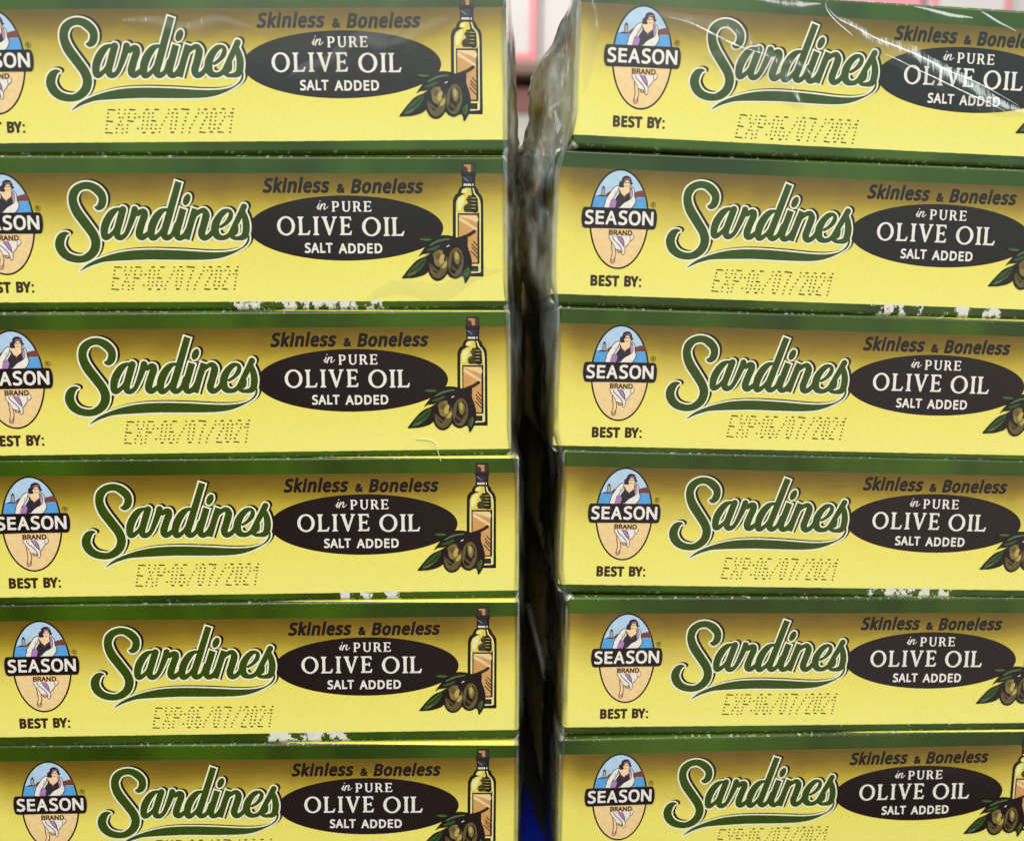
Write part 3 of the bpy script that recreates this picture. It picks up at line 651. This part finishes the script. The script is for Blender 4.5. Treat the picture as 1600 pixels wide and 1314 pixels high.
def build_bottle(parent):
    f = mapper('L3', 630, 485, 1600/150); lo = 960
    pr = Print(0.012)
    def poly(P, mat, y=0, step=25, dz=0.0015, sharp=False):
        Q = [(a, b+y) for a, b in P]
        pr.layer([np.array(mp(f, Q if sharp else smooth_loop(Q, step)))], mat, dz)
    def line(P, w, mat=INK_BROWN, y=0, dz=0.0015):
        Q = mp(f, catmull([(a, b+y, w) for a, b in P], 12)); q = np.array(Q)
        F = Field(q[:, 0].min()-.3, q[:, 0].max()+.3, q[:, 1].min()-.3, q[:, 1].max()+.3, 0.04)
        F.add(sd_stroke(Q, F.X, F.Y)); pr.layer(F.out(0, 0.008), mat, dz)
    def oval(cx, cy, rx, ry, a, mat, y=lo, dz=0.0015): pr.layer([np.array(mp(f, ell(cx, cy+y, rx, ry, a)))], mat, dz)
    sil = [(1052,112),(1160,108),(1264,112),(1267,262),(1283,270),(1280,300),(1268,315),(1267,480),(1290,505),(1312,535),(1325,580),(1372,630),(1394,690),(1398,760),(1402,1100),(1404,1500),(1408,1915),(1390,1922),(905,1922),(905,1500),(902,1100),(902,720),(915,665),(945,615),(985,590),(996,545),(1020,505),(1050,485),(1050,315),(1032,302),(1028,272),(1046,262)]
    pr.layer([np.array(mp(f, sil))], INK_BROWN, 0.002)
    poly([(1045,548),(1075,518),(1120,508),(1225,512),(1255,590),(1310,660),(1340,740),(1345,905),(1345,1850),(1340,1862),(955,1862),(952,905),(955,740),(985,665),(1040,625),(1112,604),(1042,590)], INK_OIL, sharp=True)
    poly([(1050,560),(1085,530),(1130,525),(1125,575),(1075,585)], INK_OILPALE); poly([(985,720),(1030,655),(1090,640),(1080,720),(1040,840),(985,860)], INK_OILPALE)
    # hatched dark side of the oil
    for k, y in enumerate(range(640, 890, 27)):
        x0 = [1160, 1140, 1128, 1140, 1155, 1120, 1095, 1085, 1090, 1100][k]
        line([(x0, y), (1300-(k % 2)*10, y+2)], 10 if k % 2 else 13)
    poly([(1200,640),(1235,600),(1290,660),(1308,740),(1310,890),(1220,890),(1190,760)], INK_BROWN)
    for k, y in enumerate((668, 722, 778, 832)): line([(1205, y), (1275, y+2)], 4, INK_OIL)
    line([(1212,520),(1222,575),(1228,620)], 14)
    line([(1232,520),(1262,600),(1310,655),(1340,740),(1348,900),(1350,1400),(1352,1845)], 10, INK_OILPALE)
    line([(1326,905),(1328,1400),(1330,1700)], 8); line([(965,905),(965,1420)], 9, INK_OILPALE)
    # paper label of the bottle
    poly([(985,915),(1326,915),(1330,1720),(990,1720)], INK_BROWN, sharp=True)
    poly([(1003,942),(1304,942),(1306,1700),(1004,1700)], INK_LABEL, sharp=True)
    poly([(1003,980),(1040,985),(1150,1060),(1290,1145),(1304,1190),(1240,1170),(1120,1090),(1003,1030)], INK_LABELPALE, step=40)
    poly([(1003,944),(1150,944),(1302,960),(1302,1060),(1180,1010),(1003,960)], INK_LABELPALE, step=40)
    for a, b in (((1245,1365),(1300,1430)), ((1215,1405),(1300,1500)), ((1220,1460),(1300,1555)), ((1200,1515),(1300,1620)), ((1000,1360),(1050,1420)), ((995,1400),(1030,1450))): line([a, b], 8)
    poly([(1205,1735),(1340,1735),(1350,1860),(1205,1872)], INK_OILPALE, sharp=True); poly([(1205,1752),(1322,1752),(1322,1845),(1205,1845)], INK_BROWN, sharp=True)
    for y in (1765, 1790, 1815): line([(1225, y), (1290, y)], 5, INK_CAP)
    # cap and neck
    poly([(1068,128),(1248,128),(1250,255),(1064,255)], INK_CAP, sharp=True)
    poly([(1080,135),(1195,135),(1197,252),(1145,252),(1140,190),(1110,165),(1080,162)], INK_COPPER, sharp=True)
    line([(1050,284),(1262,280)], 6, INK_CAP)
    poly([(1066,320),(1220,318),(1222,430),(1066,432)], INK_NAVY, sharp=True)
    line([(1075,340),(1150,400)], 4, INK_GREY); line([(1130,335),(1190,385)], 4, INK_CAP)
    for x0, x1 in ((1078,1108), (1114,1142), (1148,1172), (1178,1200), (1222,1238)): poly([(x0,442),(x1,440),(x1,474),(x0,480)], INK_WHITE, sharp=True)
    bo = pr.build('bottle_picture', parent)
    pr = Print(pr.z+0.004)
    # olive sprig in front of the bottle
    poly([(330,372),(440,338),(560,348),(720,308),(860,312),(1000,345),(1090,330),(1085,420),(850,440),(650,440),(520,415),(420,402)], INK_BROWN, lo)
    poly([(348,652),(400,570),(500,450),(640,385),(800,350),(960,370),(900,450),(720,500),(600,570),(480,605),(410,612)], INK_BROWN, lo)
    poly([(78,1000),(120,935),(190,845),(320,712),(470,642),(560,600),(560,800),(490,905),(420,950),(280,990),(180,998)], INK_BROWN, lo)
    poly([(560,600),(640,510),(760,450),(900,380),(1000,372),(1090,330),(1145,345),(1148,480),(1195,620),(1218,760),(1195,930),(1112,1075),(1092,1010),(1075,965),(1000,970),(880,985),(790,905),(700,900)], INK_BROWN, lo)
    oval(672, 775, 178, 262, 0.10, INK_BROWN); oval(955, 740, 165, 262, 0.08, INK_BROWN)
    line([(1255,242),(1180,290),(1080,335),(960,375)], 24, INK_BROWN, lo)
    line([(1240,252),(1110,318)], 5, INK_CAP, lo)
    poly([(355,374),(430,352),(500,358),(565,376),(500,404),(430,398)], INK_LEAF, lo); line([(372,376),(450,388),(540,380)], 6, INK_LEAFPALE, lo)
    poly([(470,548),(560,508),(680,465),(705,482),(610,540),(520,560)], INK_LEAF, lo)
    poly([(520,470),(640,395),(760,365),(860,358),(862,375),(740,400),(640,432),(540,478)], INK_LEAFPALE, lo)
    poly([(145,970),(220,850),(340,742),(455,672),(462,730),(390,850),(290,925),(220,960)], INK_LEAF, lo)
    line([(220,900),(330,830),(440,720)], 9, INK_BROWN, lo); poly([(170,958),(250,905),(320,890),(262,945)], INK_LEAFPALE, lo)
    oval(675, 770, 148, 232, 0.10, INK_OLIVE); oval(955, 735, 125, 232, 0.06, INK_OLIVE)
    poly([(560,590),(590,680),(620,780),(700,830),(640,920),(560,830),(530,740)], INK_BROWN, lo)
    for a in range(6): line([(545+a*26, 770+a*24), (585+a*22, 850+a*14)], 5, INK_OLIVE, lo)
    oval(688, 680, 88, 130, 0.2, INK_OLIVEMID); oval(730, 690, 42, 78, 0.3, INK_OLIVEHI); oval(660, 640, 40, 60, 0.3, INK_OLIVE)
    poly([(760,760),(800,720),(805,790),(760,840),(720,830)], INK_OLIVEHI, lo)
    line([(752,575),(785,640),(768,705)], 13, INK_BROWN, lo); line([(790,580),(815,640)], 7, INK_BROWN, lo)
    poly([(905,560),(920,660),(980,760),(1000,830),(930,920),(860,870),(880,760)], INK_BROWN, lo)
    for a in range(5): line([(880+a*26, 780+a*18), (905+a*20, 850+a*12)], 5, INK_OLIVE, lo)
    oval(975, 665, 52, 110, -0.12, INK_OLIVEMID); oval(968, 640, 26, 60, -0.1, INK_OLIVEHI); line([(985,560),(1035,625),(1030,705),(1005,770)], 9, INK_BROWN, lo); line([(1050,740),(1010,800)], 6, INK_BROWN, lo)
    poly([(800,490),(845,462),(852,474),(806,498)], INK_WHITE, lo)
    line([(1150,820),(1160,880),(1130,970)], 9, INK_LEAFPALE, lo); poly([(1085,880),(1140,830),(1148,900),(1118,985),(1095,950)], INK_LEAF, lo)
    pr.build('olive_sprig', bo)

DOTS = {'E': ('11111','10000','10000','11110','10000','10000','11111'), 'X': ('10001','10001','01010','00100','01010','10001','10001'), 'P': ('11110','10001','10001','11110','10000','10000','10000'), ':': ('0','0','1','0','0','1','0'),
        '0': ('0110','1001','1001','1001','1001','1001','0110'), '6': ('0111','1000','1000','1110','1001','1001','0110'), '/': ('00001','00001','00010','00100','01000','10000','10000'), '7': ('11111','00001','00010','00010','00100','00100','00100'),
        '2': ('0110','1001','0001','0010','0100','1000','1111'), '1': ('001','011','101','001','001','001','001')}
def build_stamp(parent):
    """The ink-jet date, a slanted 7-dot-high code."""
    rng = random.Random(4)
    pr = Print(0.006); x = 0; px, py = 0.25, 0.62
    L = []
    for ch in 'EXP:06/07/2021':
        G_ = DOTS[ch]
        for j, row in enumerate(G_):
            for i, c in enumerate(row):
                if c == '1':
                    X = x+i*px+(6-j)*0.115+rng.uniform(-.025, .025); Y = -j*py+rng.uniform(-.03, .03); r = rng.uniform(.15, .19)
                    L.append((X, Y-i*0.02, r))
        x += len(G_[0])*px+0.46
    w = max(p[0] for p in L)
    k = 21.4/w
    for X, Y, r in L: pr.layer([ell(X*k, Y, r*1.05, r*.85, n=8)], INK_STAMP, 0.00005)
    return pr.build('date_stamp', parent)

# ------------------------------------------------------------------ setting: shelf the stacks stand on
shelf = bm_obj('shelf_top', box_bm(-0.40, 0.62, -0.035, 0.42, -0.020, -0.0008, 0.002), [plain('dark_steel_shelf', srgb(34, 36, 34), 0.5)], smooth=False)
shelf['kind'] = 'structure'
SH = [(0.040, 0.0300), (0.1020, 0.0300), (0.1043, 0.0278), (0.1054, 0.0186), (0.1070, 0.0091), (0.1083, 0.0010), (0.1090, -0.0060), (0.040, -0.0060)]
sheet = mesh_obj('plastic_sheet', [(x, y, z) for z in (-0.0007, -0.0001) for x, y in SH], [tuple(range(8))]+[tuple(range(15, 7, -1))]+[(i, i+8, (i+1) % 8+8, (i+1) % 8) for i in range(8)], [plain('blue_plastic', srgb(8, 32, 160), 0.35, 0.15, 60, 0.1)])
tag(sheet, 'deep blue plastic sheet lying under the stacks, glimpsed at the foot of the gap', 'plastic sheet')

# ------------------------------------------------------------------ one sardine box with its printed parts
BW, BH, BD = 96.3, 25.85, 76.0
def make_box():
    root = thing('sardine_box', 'box', 'food box')
    bm = box_bm(0, BW*MM, 0, BD*MM, 0.0, BH*MM, 0.75*MM, 5)
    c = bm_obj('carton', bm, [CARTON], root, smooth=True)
    md = c.modifiers.new('weighted_normals', 'WEIGHTED_NORMAL'); md.keep_sharp = False; md.weight = 80
    build_prints(root)
    return root
def children(o): return [x for x in bpy.data.objects if x.parent == o]
def copy_tree(o, parent=None):
    c = o.copy(); COL.objects.link(c)
    if parent is not None: c.parent = parent
    for ch in children(o): copy_tree(ch, c)
    return c
def seed_tree(o, **k):
    for a, v in k.items():
        if o.type == 'MESH': o[a] = v
    for ch in children(o): seed_tree(ch, **k)

# stack, row, x, y (mm), yaw, lean (deg), lift (mm), torn bottom edge (place, half width, amount), yellow fold, stamp shift (mm), label
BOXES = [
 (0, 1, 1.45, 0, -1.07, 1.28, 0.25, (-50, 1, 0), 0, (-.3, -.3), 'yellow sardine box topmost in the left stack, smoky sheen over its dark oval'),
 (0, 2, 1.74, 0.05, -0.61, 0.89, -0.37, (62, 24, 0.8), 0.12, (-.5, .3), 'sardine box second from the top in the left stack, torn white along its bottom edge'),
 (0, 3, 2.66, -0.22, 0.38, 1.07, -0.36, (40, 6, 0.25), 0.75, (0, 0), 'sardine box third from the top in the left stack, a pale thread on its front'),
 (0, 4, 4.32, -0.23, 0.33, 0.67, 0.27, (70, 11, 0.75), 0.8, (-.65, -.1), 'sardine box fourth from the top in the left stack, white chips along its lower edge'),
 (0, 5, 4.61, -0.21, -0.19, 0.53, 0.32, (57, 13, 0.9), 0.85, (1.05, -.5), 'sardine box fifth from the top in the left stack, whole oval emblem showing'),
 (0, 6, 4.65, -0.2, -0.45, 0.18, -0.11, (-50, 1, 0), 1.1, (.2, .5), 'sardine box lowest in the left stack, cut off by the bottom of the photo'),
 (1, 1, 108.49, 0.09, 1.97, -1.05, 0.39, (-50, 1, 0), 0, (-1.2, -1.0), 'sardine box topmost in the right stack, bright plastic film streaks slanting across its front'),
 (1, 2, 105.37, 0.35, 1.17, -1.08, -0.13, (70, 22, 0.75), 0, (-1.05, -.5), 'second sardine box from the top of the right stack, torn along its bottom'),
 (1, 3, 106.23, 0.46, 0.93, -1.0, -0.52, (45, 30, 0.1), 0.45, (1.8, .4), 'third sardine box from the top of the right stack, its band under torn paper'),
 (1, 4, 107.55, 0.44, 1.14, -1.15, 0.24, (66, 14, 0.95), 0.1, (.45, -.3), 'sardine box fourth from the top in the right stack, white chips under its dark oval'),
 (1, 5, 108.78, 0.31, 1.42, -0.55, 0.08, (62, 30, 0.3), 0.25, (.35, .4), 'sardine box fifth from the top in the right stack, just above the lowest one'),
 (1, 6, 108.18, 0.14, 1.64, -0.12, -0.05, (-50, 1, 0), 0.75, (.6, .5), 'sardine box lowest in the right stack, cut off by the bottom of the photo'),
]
proto = make_box()
for i, (st, k, x, y, ya, ro, dz, (tu, tw, amt), yel, (sx, sy), lab) in enumerate(BOXES):
    b = proto if i == 0 else copy_tree(proto)
    z = (6-k)*26.0 + dz + (0.8541 if st else 0.0)
    ya, ro = math.radians(ya), math.radians(ro)
    # lean about (50, 0) in the box's face, then yaw about the same upright line
    M = Matrix.Translation(Vector((x+50, y, z))*MM) @ Matrix.Rotation(ya, 4, 'Z') @ Matrix.Rotation(-ro, 4, 'Y') @ Matrix.Translation(Vector((-50, 0, 0))*MM)
    b.matrix_world = M
    tag(b, lab, 'food box', 'sardine boxes in the left stack' if st == 0 else 'sardine boxes in the right stack')
    # the carton reaches down to the lid of the box below (boxes differ a little in height)
    nxt_dz = BOXES[i+1][6] if k < 6 else -0.9
    low = -max(0.0, dz-nxt_dz+26.0-BH+0.08) if k < 6 else 0.0
    sz = (BH-low)/BH
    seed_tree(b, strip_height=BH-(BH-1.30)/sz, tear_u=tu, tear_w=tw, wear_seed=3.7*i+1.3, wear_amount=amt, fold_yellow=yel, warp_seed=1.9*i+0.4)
    for ch in children(b):
        if ch.name.startswith('carton'): ch.scale.z = sz; ch.location.z = low*MM
        if ch.name.startswith('date_stamp'): ch.location = Vector((29.3+sx, 0, 6.9+sy))*MM

# ------------------------------------------------------------------ things behind the stacks
def carton_box(name, label, cat, x0, x1, y0, y1, z0, z1, mat, group=None):
    r = thing(name, label, cat, ((x0+x1)/2, (y0+y1)/2, z0), group=group)
    w, d = (x1-x0)/2, (y1-y0)/2
    bm_obj('body', box_bm(-w, w, -d, d, 0, z1-z0, 0.0015), [mat], r)
    return r
# dark green case standing on the same shelf behind the gap
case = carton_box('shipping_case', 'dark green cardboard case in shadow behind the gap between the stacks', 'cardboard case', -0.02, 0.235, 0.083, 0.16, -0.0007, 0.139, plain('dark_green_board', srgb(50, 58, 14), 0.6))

# the far rack, out of focus
RK = CAMPOS + _f*0.85
ry = 0.70
def wz(py, y): # height at which the camera's pixel row py meets depth y
    a = ray(835, py, 1.0) - CAMPOS; t = (y-CAMPOS.y)/a.y; return CAMPOS.z + a.z*t
def wx(px, py, y):
    a = ray(px, py, 1.0) - CAMPOS; t = (y-CAMPOS.y)/a.y; return CAMPOS.x + a.x*t
boardm = plain('brown_shelf_board', srgb(112, 84, 68), 0.6)
rk = thing('display_rack', 'brown wooden display rack far behind the stacks, out of focus', 'shelf', (0.1, ry+0.15, -0.30))
def rack_part(name, x0, x1, y0, y1, z0, z1):
    bm_obj(name, box_bm(x0-0.1, x1-0.1, y0-ry-0.15, y1-ry-0.15, z0+0.30, z1+0.30, 0.001), [boardm], rk)
zb = wz(97, ry)
rack_part('shelf_board', -0.9, 1.1, ry, ry+0.3, zb-0.012, zb)
zb2 = wz(262, ry)
rack_part('shelf_board', -0.9, 1.1, ry, ry+0.3, zb2-0.012, zb2)
rack_part('shelf_board', -0.9, 1.1, ry, ry+0.3, -0.30, -0.288)
rack_part('side_panel', -0.92, -0.9, ry, ry+0.3, -0.30, zb+0.5)
rack_part('side_panel', 1.1, 1.12, ry, ry+0.3, -0.30, zb+0.5)
rack_part('back_panel', -0.9, 1.1, ry+0.30, ry+0.31, -0.30, zb+0.5)
white = plain('white_cartonboard', srgb(196, 185, 184), 0.5, 0.04)
pink = plain('pink_cartonboard', srgb(222, 130, 146), 0.5, 0.05)
redm = plain('red_print', srgb(212, 92, 108), 0.5, 0.05)
brick = plain('brick_red_cartonboard', srgb(150, 84, 74), 0.5, 0.1)
greym = plain('grey_cartonboard', srgb(188, 180, 176), 0.5, 0.08)
def framed(label, xa, xb, z0, z1, group):
    r = carton_box('white_carton', label, 'carton', xa, xb, ry+0.004, ry+0.16, z0, z1, white, group)
    w, h, t = (xb-xa)/2, z1-z0, 0.0055
    bm = bmesh.new()
    for a, b, c, d in ((-w+.003, w-.003, .003, .003+t), (-w+.003, w-.003, h-.003-t, h-.003), (-w+.003, -w+.003+t, .003+t, h-.003-t), (w-.003-t, w-.003, .003+t, h-.003-t)):
        o = box_bm(a, b, -0.0785, -0.0775, c, d); m2 = bpy.data.meshes.new('tmp'); o.to_mesh(m2); o.free(); bm.from_mesh(m2); bpy.data.meshes.remove(m2)
    bm_obj('red_frame', bm, [redm], r)
    return r
xs = [wx(470, 60, ry), wx(842, 60, ry), wx(1215, 60, ry), wx(1452, 10, ry), wx(1592, 10, ry)]
framed('blurred white carton with a red printed border behind the gap at the top', xs[0], xs[1]-0.0, zb, zb+0.20, 'white cartons on the far rack')
carton_box('white_carton', 'blurred plain white carton just right of the red bordered one on the far rack', 'carton', xs[1]+0.003, xs[2]-0.004, ry+0.012, ry+0.16, zb, zb+0.20, white, 'white cartons on the far rack')
framed('blurred pinkish white carton above the top right box', xs[3]+0.003, xs[4]-0.003, zb, zb+0.24, 'white cartons on the far rack')
carton_box('pink_carton', 'blurred pink carton peeping over the top edge of the right stack', 'carton', xs[2], xs[3]-0.002, ry+0.01, ry+0.16, zb, zb+0.20, pink)
carton_box('grey_carton', 'blurred grey carton over the upper right corner of the photo', 'carton', xs[4], xs[4]+0.2, ry+0.01, ry+0.16, zb, zb+0.22, greym)
# lower row behind the gap: stacked flat cartons
def flat(label, py0, py1, mat, nm, d=0.02, group='flat cartons under the far shelf'):
    return carton_box(nm, label, 'carton', wx(640, 180, ry), wx(1080, 180, ry), ry+d, ry+0.18, wz(py1, ry), wz(py0, ry), mat, group)
flat('blurred brick red flat carton topmost under the brown shelf board', 128, 170, brick, 'red_carton')
flat('blurred pale grey flat carton under the brick red one', 170.5, 212, greym, 'grey_carton')
flat('blurred whitish flat carton between a grey and a pink one', 212.5, 232, white, 'white_carton')
flat('blurred pink flat carton at the bottom of the far row', 232.5, 261.5, pink, 'pink_carton')

# ------------------------------------------------------------------ shrink-wrap
def interp(z, tab):
    if z >= tab[0][0]: return tab[0][1]
    for (z0, a), (z1, b) in zip(tab, tab[1:]):
        if z >= z1:
            t = (z0-z)/(z0-z1); t = t*t*(3-2*t); return a+(b-a)*t
    return tab[-1][1]
def edge_table(stack, u):
    tx, ty = [], []
    for o, row in zip(sorted([q for q in bpy.data.objects if q.name.startswith('sardine_box')], key=lambda q: q.name), BOXES):
        if row[0] != stack: continue
        for v in (20.0, 6.0):
            p = o.matrix_world @ (Vector((u, 0, v))*MM)/MM; tx.append((p.z, p.x)); ty.append((p.z, p.y))
    return tx, ty
bpy.context.view_layer.update()
EDGE_R, EDGE_L = edge_table(1, 0.0), edge_table(0, BW)
BULGE_R = [(157, 0.2), (151, 2.6), (146, 5.6), (140, 6.4), (133, 6.6), (127, 6.9), (121, 6.2), (112, 4.2), (104, 2.4), (92, 1.6), (60, 1.0), (0, 0.8)]
BULGE_L = [(157, 0.3), (150, 1.2), (140, 1.5), (130, 1.9), (124, 3.0), (116, 3.0), (104, 2.0), (90, 2.2), (80, 1.0), (60, 0.9), (0, 0.8)]
def side_film(parent, edge, bulge, sgn, seed, name):
    """Film folded round the inner edge of a stack: flat on the front, loose and wrinkled down the side."""
    NT, path = 230, []
    front = [(0.75, -0.10), (0.45, -0.17), (0.1, -0.12), (-0.14, 0.06), (-0.28, 0.3), (-0.40, 0.7)]
    back = [(d, y) for d, y in ((0.25, 1.5), (0.6, 3), (0.9, 5), (1.0, 8), (0.95, 12), (0.8, 17), (0.62, 23), (0.48, 30), (0.36, 38), (0.3, 47), (0.25, 56), (0.22, 66), (0.2, 74))]
    verts, faces = [], []; rng = Vector((seed*7.1, seed*3.3, seed))
    n = len(front)+len(back)*2
    for i in range(NT+1):
        z = 156.9*(1-i/NT)+0.2
        e = interp(z, edge[0]); ye = interp(z, edge[1]); bl = interp(z, bulge)
        # the film is drawn in a little between boxes
        waist = math.cos((z % 26.0)/26.0*2*math.pi)*0.10
        row = []
        for d, y in front:
            w = mnoise.noise(Vector((d*.5, y, z*.18))+rng)*0.05
            row.append((e+sgn*(d+waist*(d < 0.5)), y+w-0.02, z))
        fb_ = []
        for (d0, y0), (d1, y1) in zip([(0.0, 0.6)]+back[:-1], back): fb_ += [((d0+d1)/2, (y0+y1)/2), (d1, y1)]
        for d, y in fb_:
            p = Vector((y*.11, z*.045, 0))+rng
            w = mnoise.noise(p)*0.6+mnoise.noise(p*2.7)*0.5+(0.5-abs(mnoise.noise(Vector((y*.22+z*.06, z*.19-y*.05, 2))+rng*3)))*1.0-0.25+mnoise.noise(Vector((y*.6, z*.5, 7))+rng)*0.25+mnoise.noise(Vector((y*.5, z*.10, 4))+rng)*0.30+abs(mnoise.noise(Vector((y*.28+z*.05, z*.16, 9))+rng))*0.5-0.15
            amp = min(1, y/3.0)*(0.18+0.30*bl*d)
            row.append((e-sgn*(0.42+bl*d+w*amp), y+mnoise.noise(p*1.7+Vector((5, 0, 0)))*0.25, z))
        verts += [(a*MM, (b+ye)*MM, c*MM) for a, b, c in row]
    for i in range(NT):
        for j in range(n-1):
            a = i*n+j; faces.append((a, a+1, a+n+1, a+n))
    if sgn < 0: faces = [f[::-1] for f in faces]
    return mesh_obj(name, verts, faces, [FILM], parent, smooth=True)

def at(bi, u, v, off):
    b = BOXOBJ[bi]; return b.matrix_world @ (Vector((u, -off, v))*MM)
BOXOBJ = [o for o in bpy.data.objects if o.name.startswith('sardine_box')]
BOXOBJ.sort(key=lambda o: o.name)
bpy.context.view_layer.update()
def crease(parent, bi, P, width, height, name='film_crease', seed=0, mat=None):
    """A raised fold of film running over a box front along the points P (mm on the face)."""
    Q = catmull([(p[0], p[1], 0) for p in P], 0.5)[:, :2]; n = len(Q); prof = 9
    verts, faces = [], []
    for i, q in enumerate(Q):
        d = Q[min(i+1, n-1)]-Q[max(i-1, 0)]; d = d/np.hypot(*d); nn = np.array([-d[1], d[0]])
        tp = math.sin(math.pi*min(1, max(0, (i+0.5)/n)))**0.6
        wob = mnoise.noise(Vector((i*.06, seed, 0)))*width*0.5
        ww = width*tp*(0.8+0.35*mnoise.noise(Vector((i*.11, seed+3, 0))))
        for j in range(prof):
            t = j/(prof-1)*2-1
            hgt = height*tp*(math.cos(t*math.pi)*0.5+0.5)*(0.85+0.3*mnoise.noise(Vector((i*.2, t*1.5, seed))))
            pt = q+nn*(t*ww/2+wob)
            verts.append(tuple(at(bi, pt[0], pt[1], 0.10+hgt)))
    for i in range(n-1):
        for j in range(prof-1):
            a = i*prof+j; faces.append((a, a+1, a+prof+1, a+prof))
    return mesh_obj(name, verts, faces, [mat or CREASE], parent, smooth=True)

wr = thing('shrink_wrap', 'clear wrinkled plastic film bulging into the gap from the right stack', 'plastic film')
side_film(wr, EDGE_R, BULGE_R, 1, 2.0, 'side_film')
wl = thing('shrink_wrap', 'clear plastic film folded down the right edge of the left stack', 'plastic film')
side_film(wl, EDGE_L, BULGE_L, -1, 5.0, 'side_film')
for k, (bi, P, w, h, m) in enumerate([
    (6, [(15.33, 21.05), (23.97, 18.29), (32.98, 15.6)], 1.2, 0.16, CREASE),
    (6, [(13.0, 21.6), (24.02, 17.6), (31.89, 15.0), (41.0, 12.2)], 6.0, 0.38, FOLD),
    (6, [(42.88, 24.21), (45.15, 22.18), (50.77, 19.81), (57.35, 17.77), (63.79, 15.48), (69.94, 13.36), (78.1, 9.59)], 0.8, 0.13, CREASE),
    (6, [(44.0, 23.0), (50.77, 19.2), (57.35, 16.9), (63.79, 14.4), (69.94, 12.0), (80.0, 7.0)], 5.5, 0.34, FOLD),
    (6, [(53.25, 17.12), (57.52, 15.57), (63.87, 13.05), (71.27, 10.33), (75.92, 8.62)], 0.7, 0.11, CREASE),
    (6, [(42.3, 24.9), (42.6, 23.6), (44.5, 21.6), (47.4, 19.6)], 0.6, 0.12, CREASE),
    (6, [(30.0, 24.4), (35.0, 23.6), (41.5, 23.8)], 3.0, 0.35, FOLD), (6, [(58.0, 25.2), (64.0, 23.6), (68.5, 23.9)], 1.6, 0.2, FOLD), (6, [(70.0, 25.0), (73.0, 23.2), (76.5, 22.0)], 1.2, 0.16, FOLD),
    (6, [(22.0, 15.5), (30.94, 11.8), (40.0, 7.5)], 7.0, 0.36, FOLD),
    (6, [(1.6, 25.2), (2.6, 21.0), (2.6, 15.0), (1.6, 8.0)], 2.6, 0.35, FOLD)]):
    crease(wr, bi, P, w, h, seed=k*2.3, mat=m)
for k, (bi, P, w, h, m) in enumerate([
    (0, [(60.0, 11.5), (66.0, 13.6), (72.0, 15.8), (79.0, 18.8)], 5.0, 0.32, FOLD),
    (0, [(70.0, 15.6), (78.23, 17.63), (87.0, 20.3)], 4.0, 0.3, FOLD),
    (0, [(33.0, 21.4), (44.35, 19.6), (54.0, 20.0)], 4.5, 0.28, FOLD),
    (1, [(72.0, 2.2), (84.0, 3.8), (95.0, 7.0)], 4.0, 0.25, FOLD)]):
    crease(wl, bi, P, w, h, seed=20+k*1.7, mat=m)

# a pale thread stuck on the front of one box
fib = [at(2, u, v, o) for u, v, o in ((79.47, 3.26, .10), (82.0, 3.0, .25), (82.9, 2.4, .3), (83.3, 1.2, .2), (83.79, -0.7, .25))]
def tube(name, pts, r, mat, parent=None, seg=6):
    P = np.array([tuple(p) for p in pts]); Q = []
    n = len(P); E_ = np.vstack([2*P[0]-P[1], P, 2*P[-1]-P[-2]])
    for i in range(1, n):
        a, b, c, d = E_[i-1], E_[i], E_[i+1], E_[i+2]
        for t in np.arange(8)/8: Q.append(0.5*((2*b)+(c-a)*t+(2*a-5*b+4*c-d)*t*t+(3*b-a-3*c+d)*t**3))
    Q.append(P[-1]); verts, faces = [], []
    for i, q in enumerate(Q):
        t = Vector(Q[min(i+1, len(Q)-1)]-Q[max(i-1, 0)]).normalized(); s = t.cross(Vector((0, 1, 0.1))).normalized(); u = t.cross(s)
        for k in range(seg):
            a = k/seg*2*math.pi; verts.append(tuple(Vector(q)+(s*math.cos(a)+u*math.sin(a))*r))
    for i in range(len(Q)-1):
        for k in range(seg):
            a = i*seg+k; b = i*seg+(k+1) % seg; faces.append((a, b, b+seg, a+seg))
    return mesh_obj(name, verts, faces, [mat], parent, smooth=True)
tag(tube('lint_thread', fib, 0.00007, plain('pale_lint', srgb(235, 228, 205), 0.6)), 'thin pale bent thread stuck on the lower right front of a yellow box', 'thread')
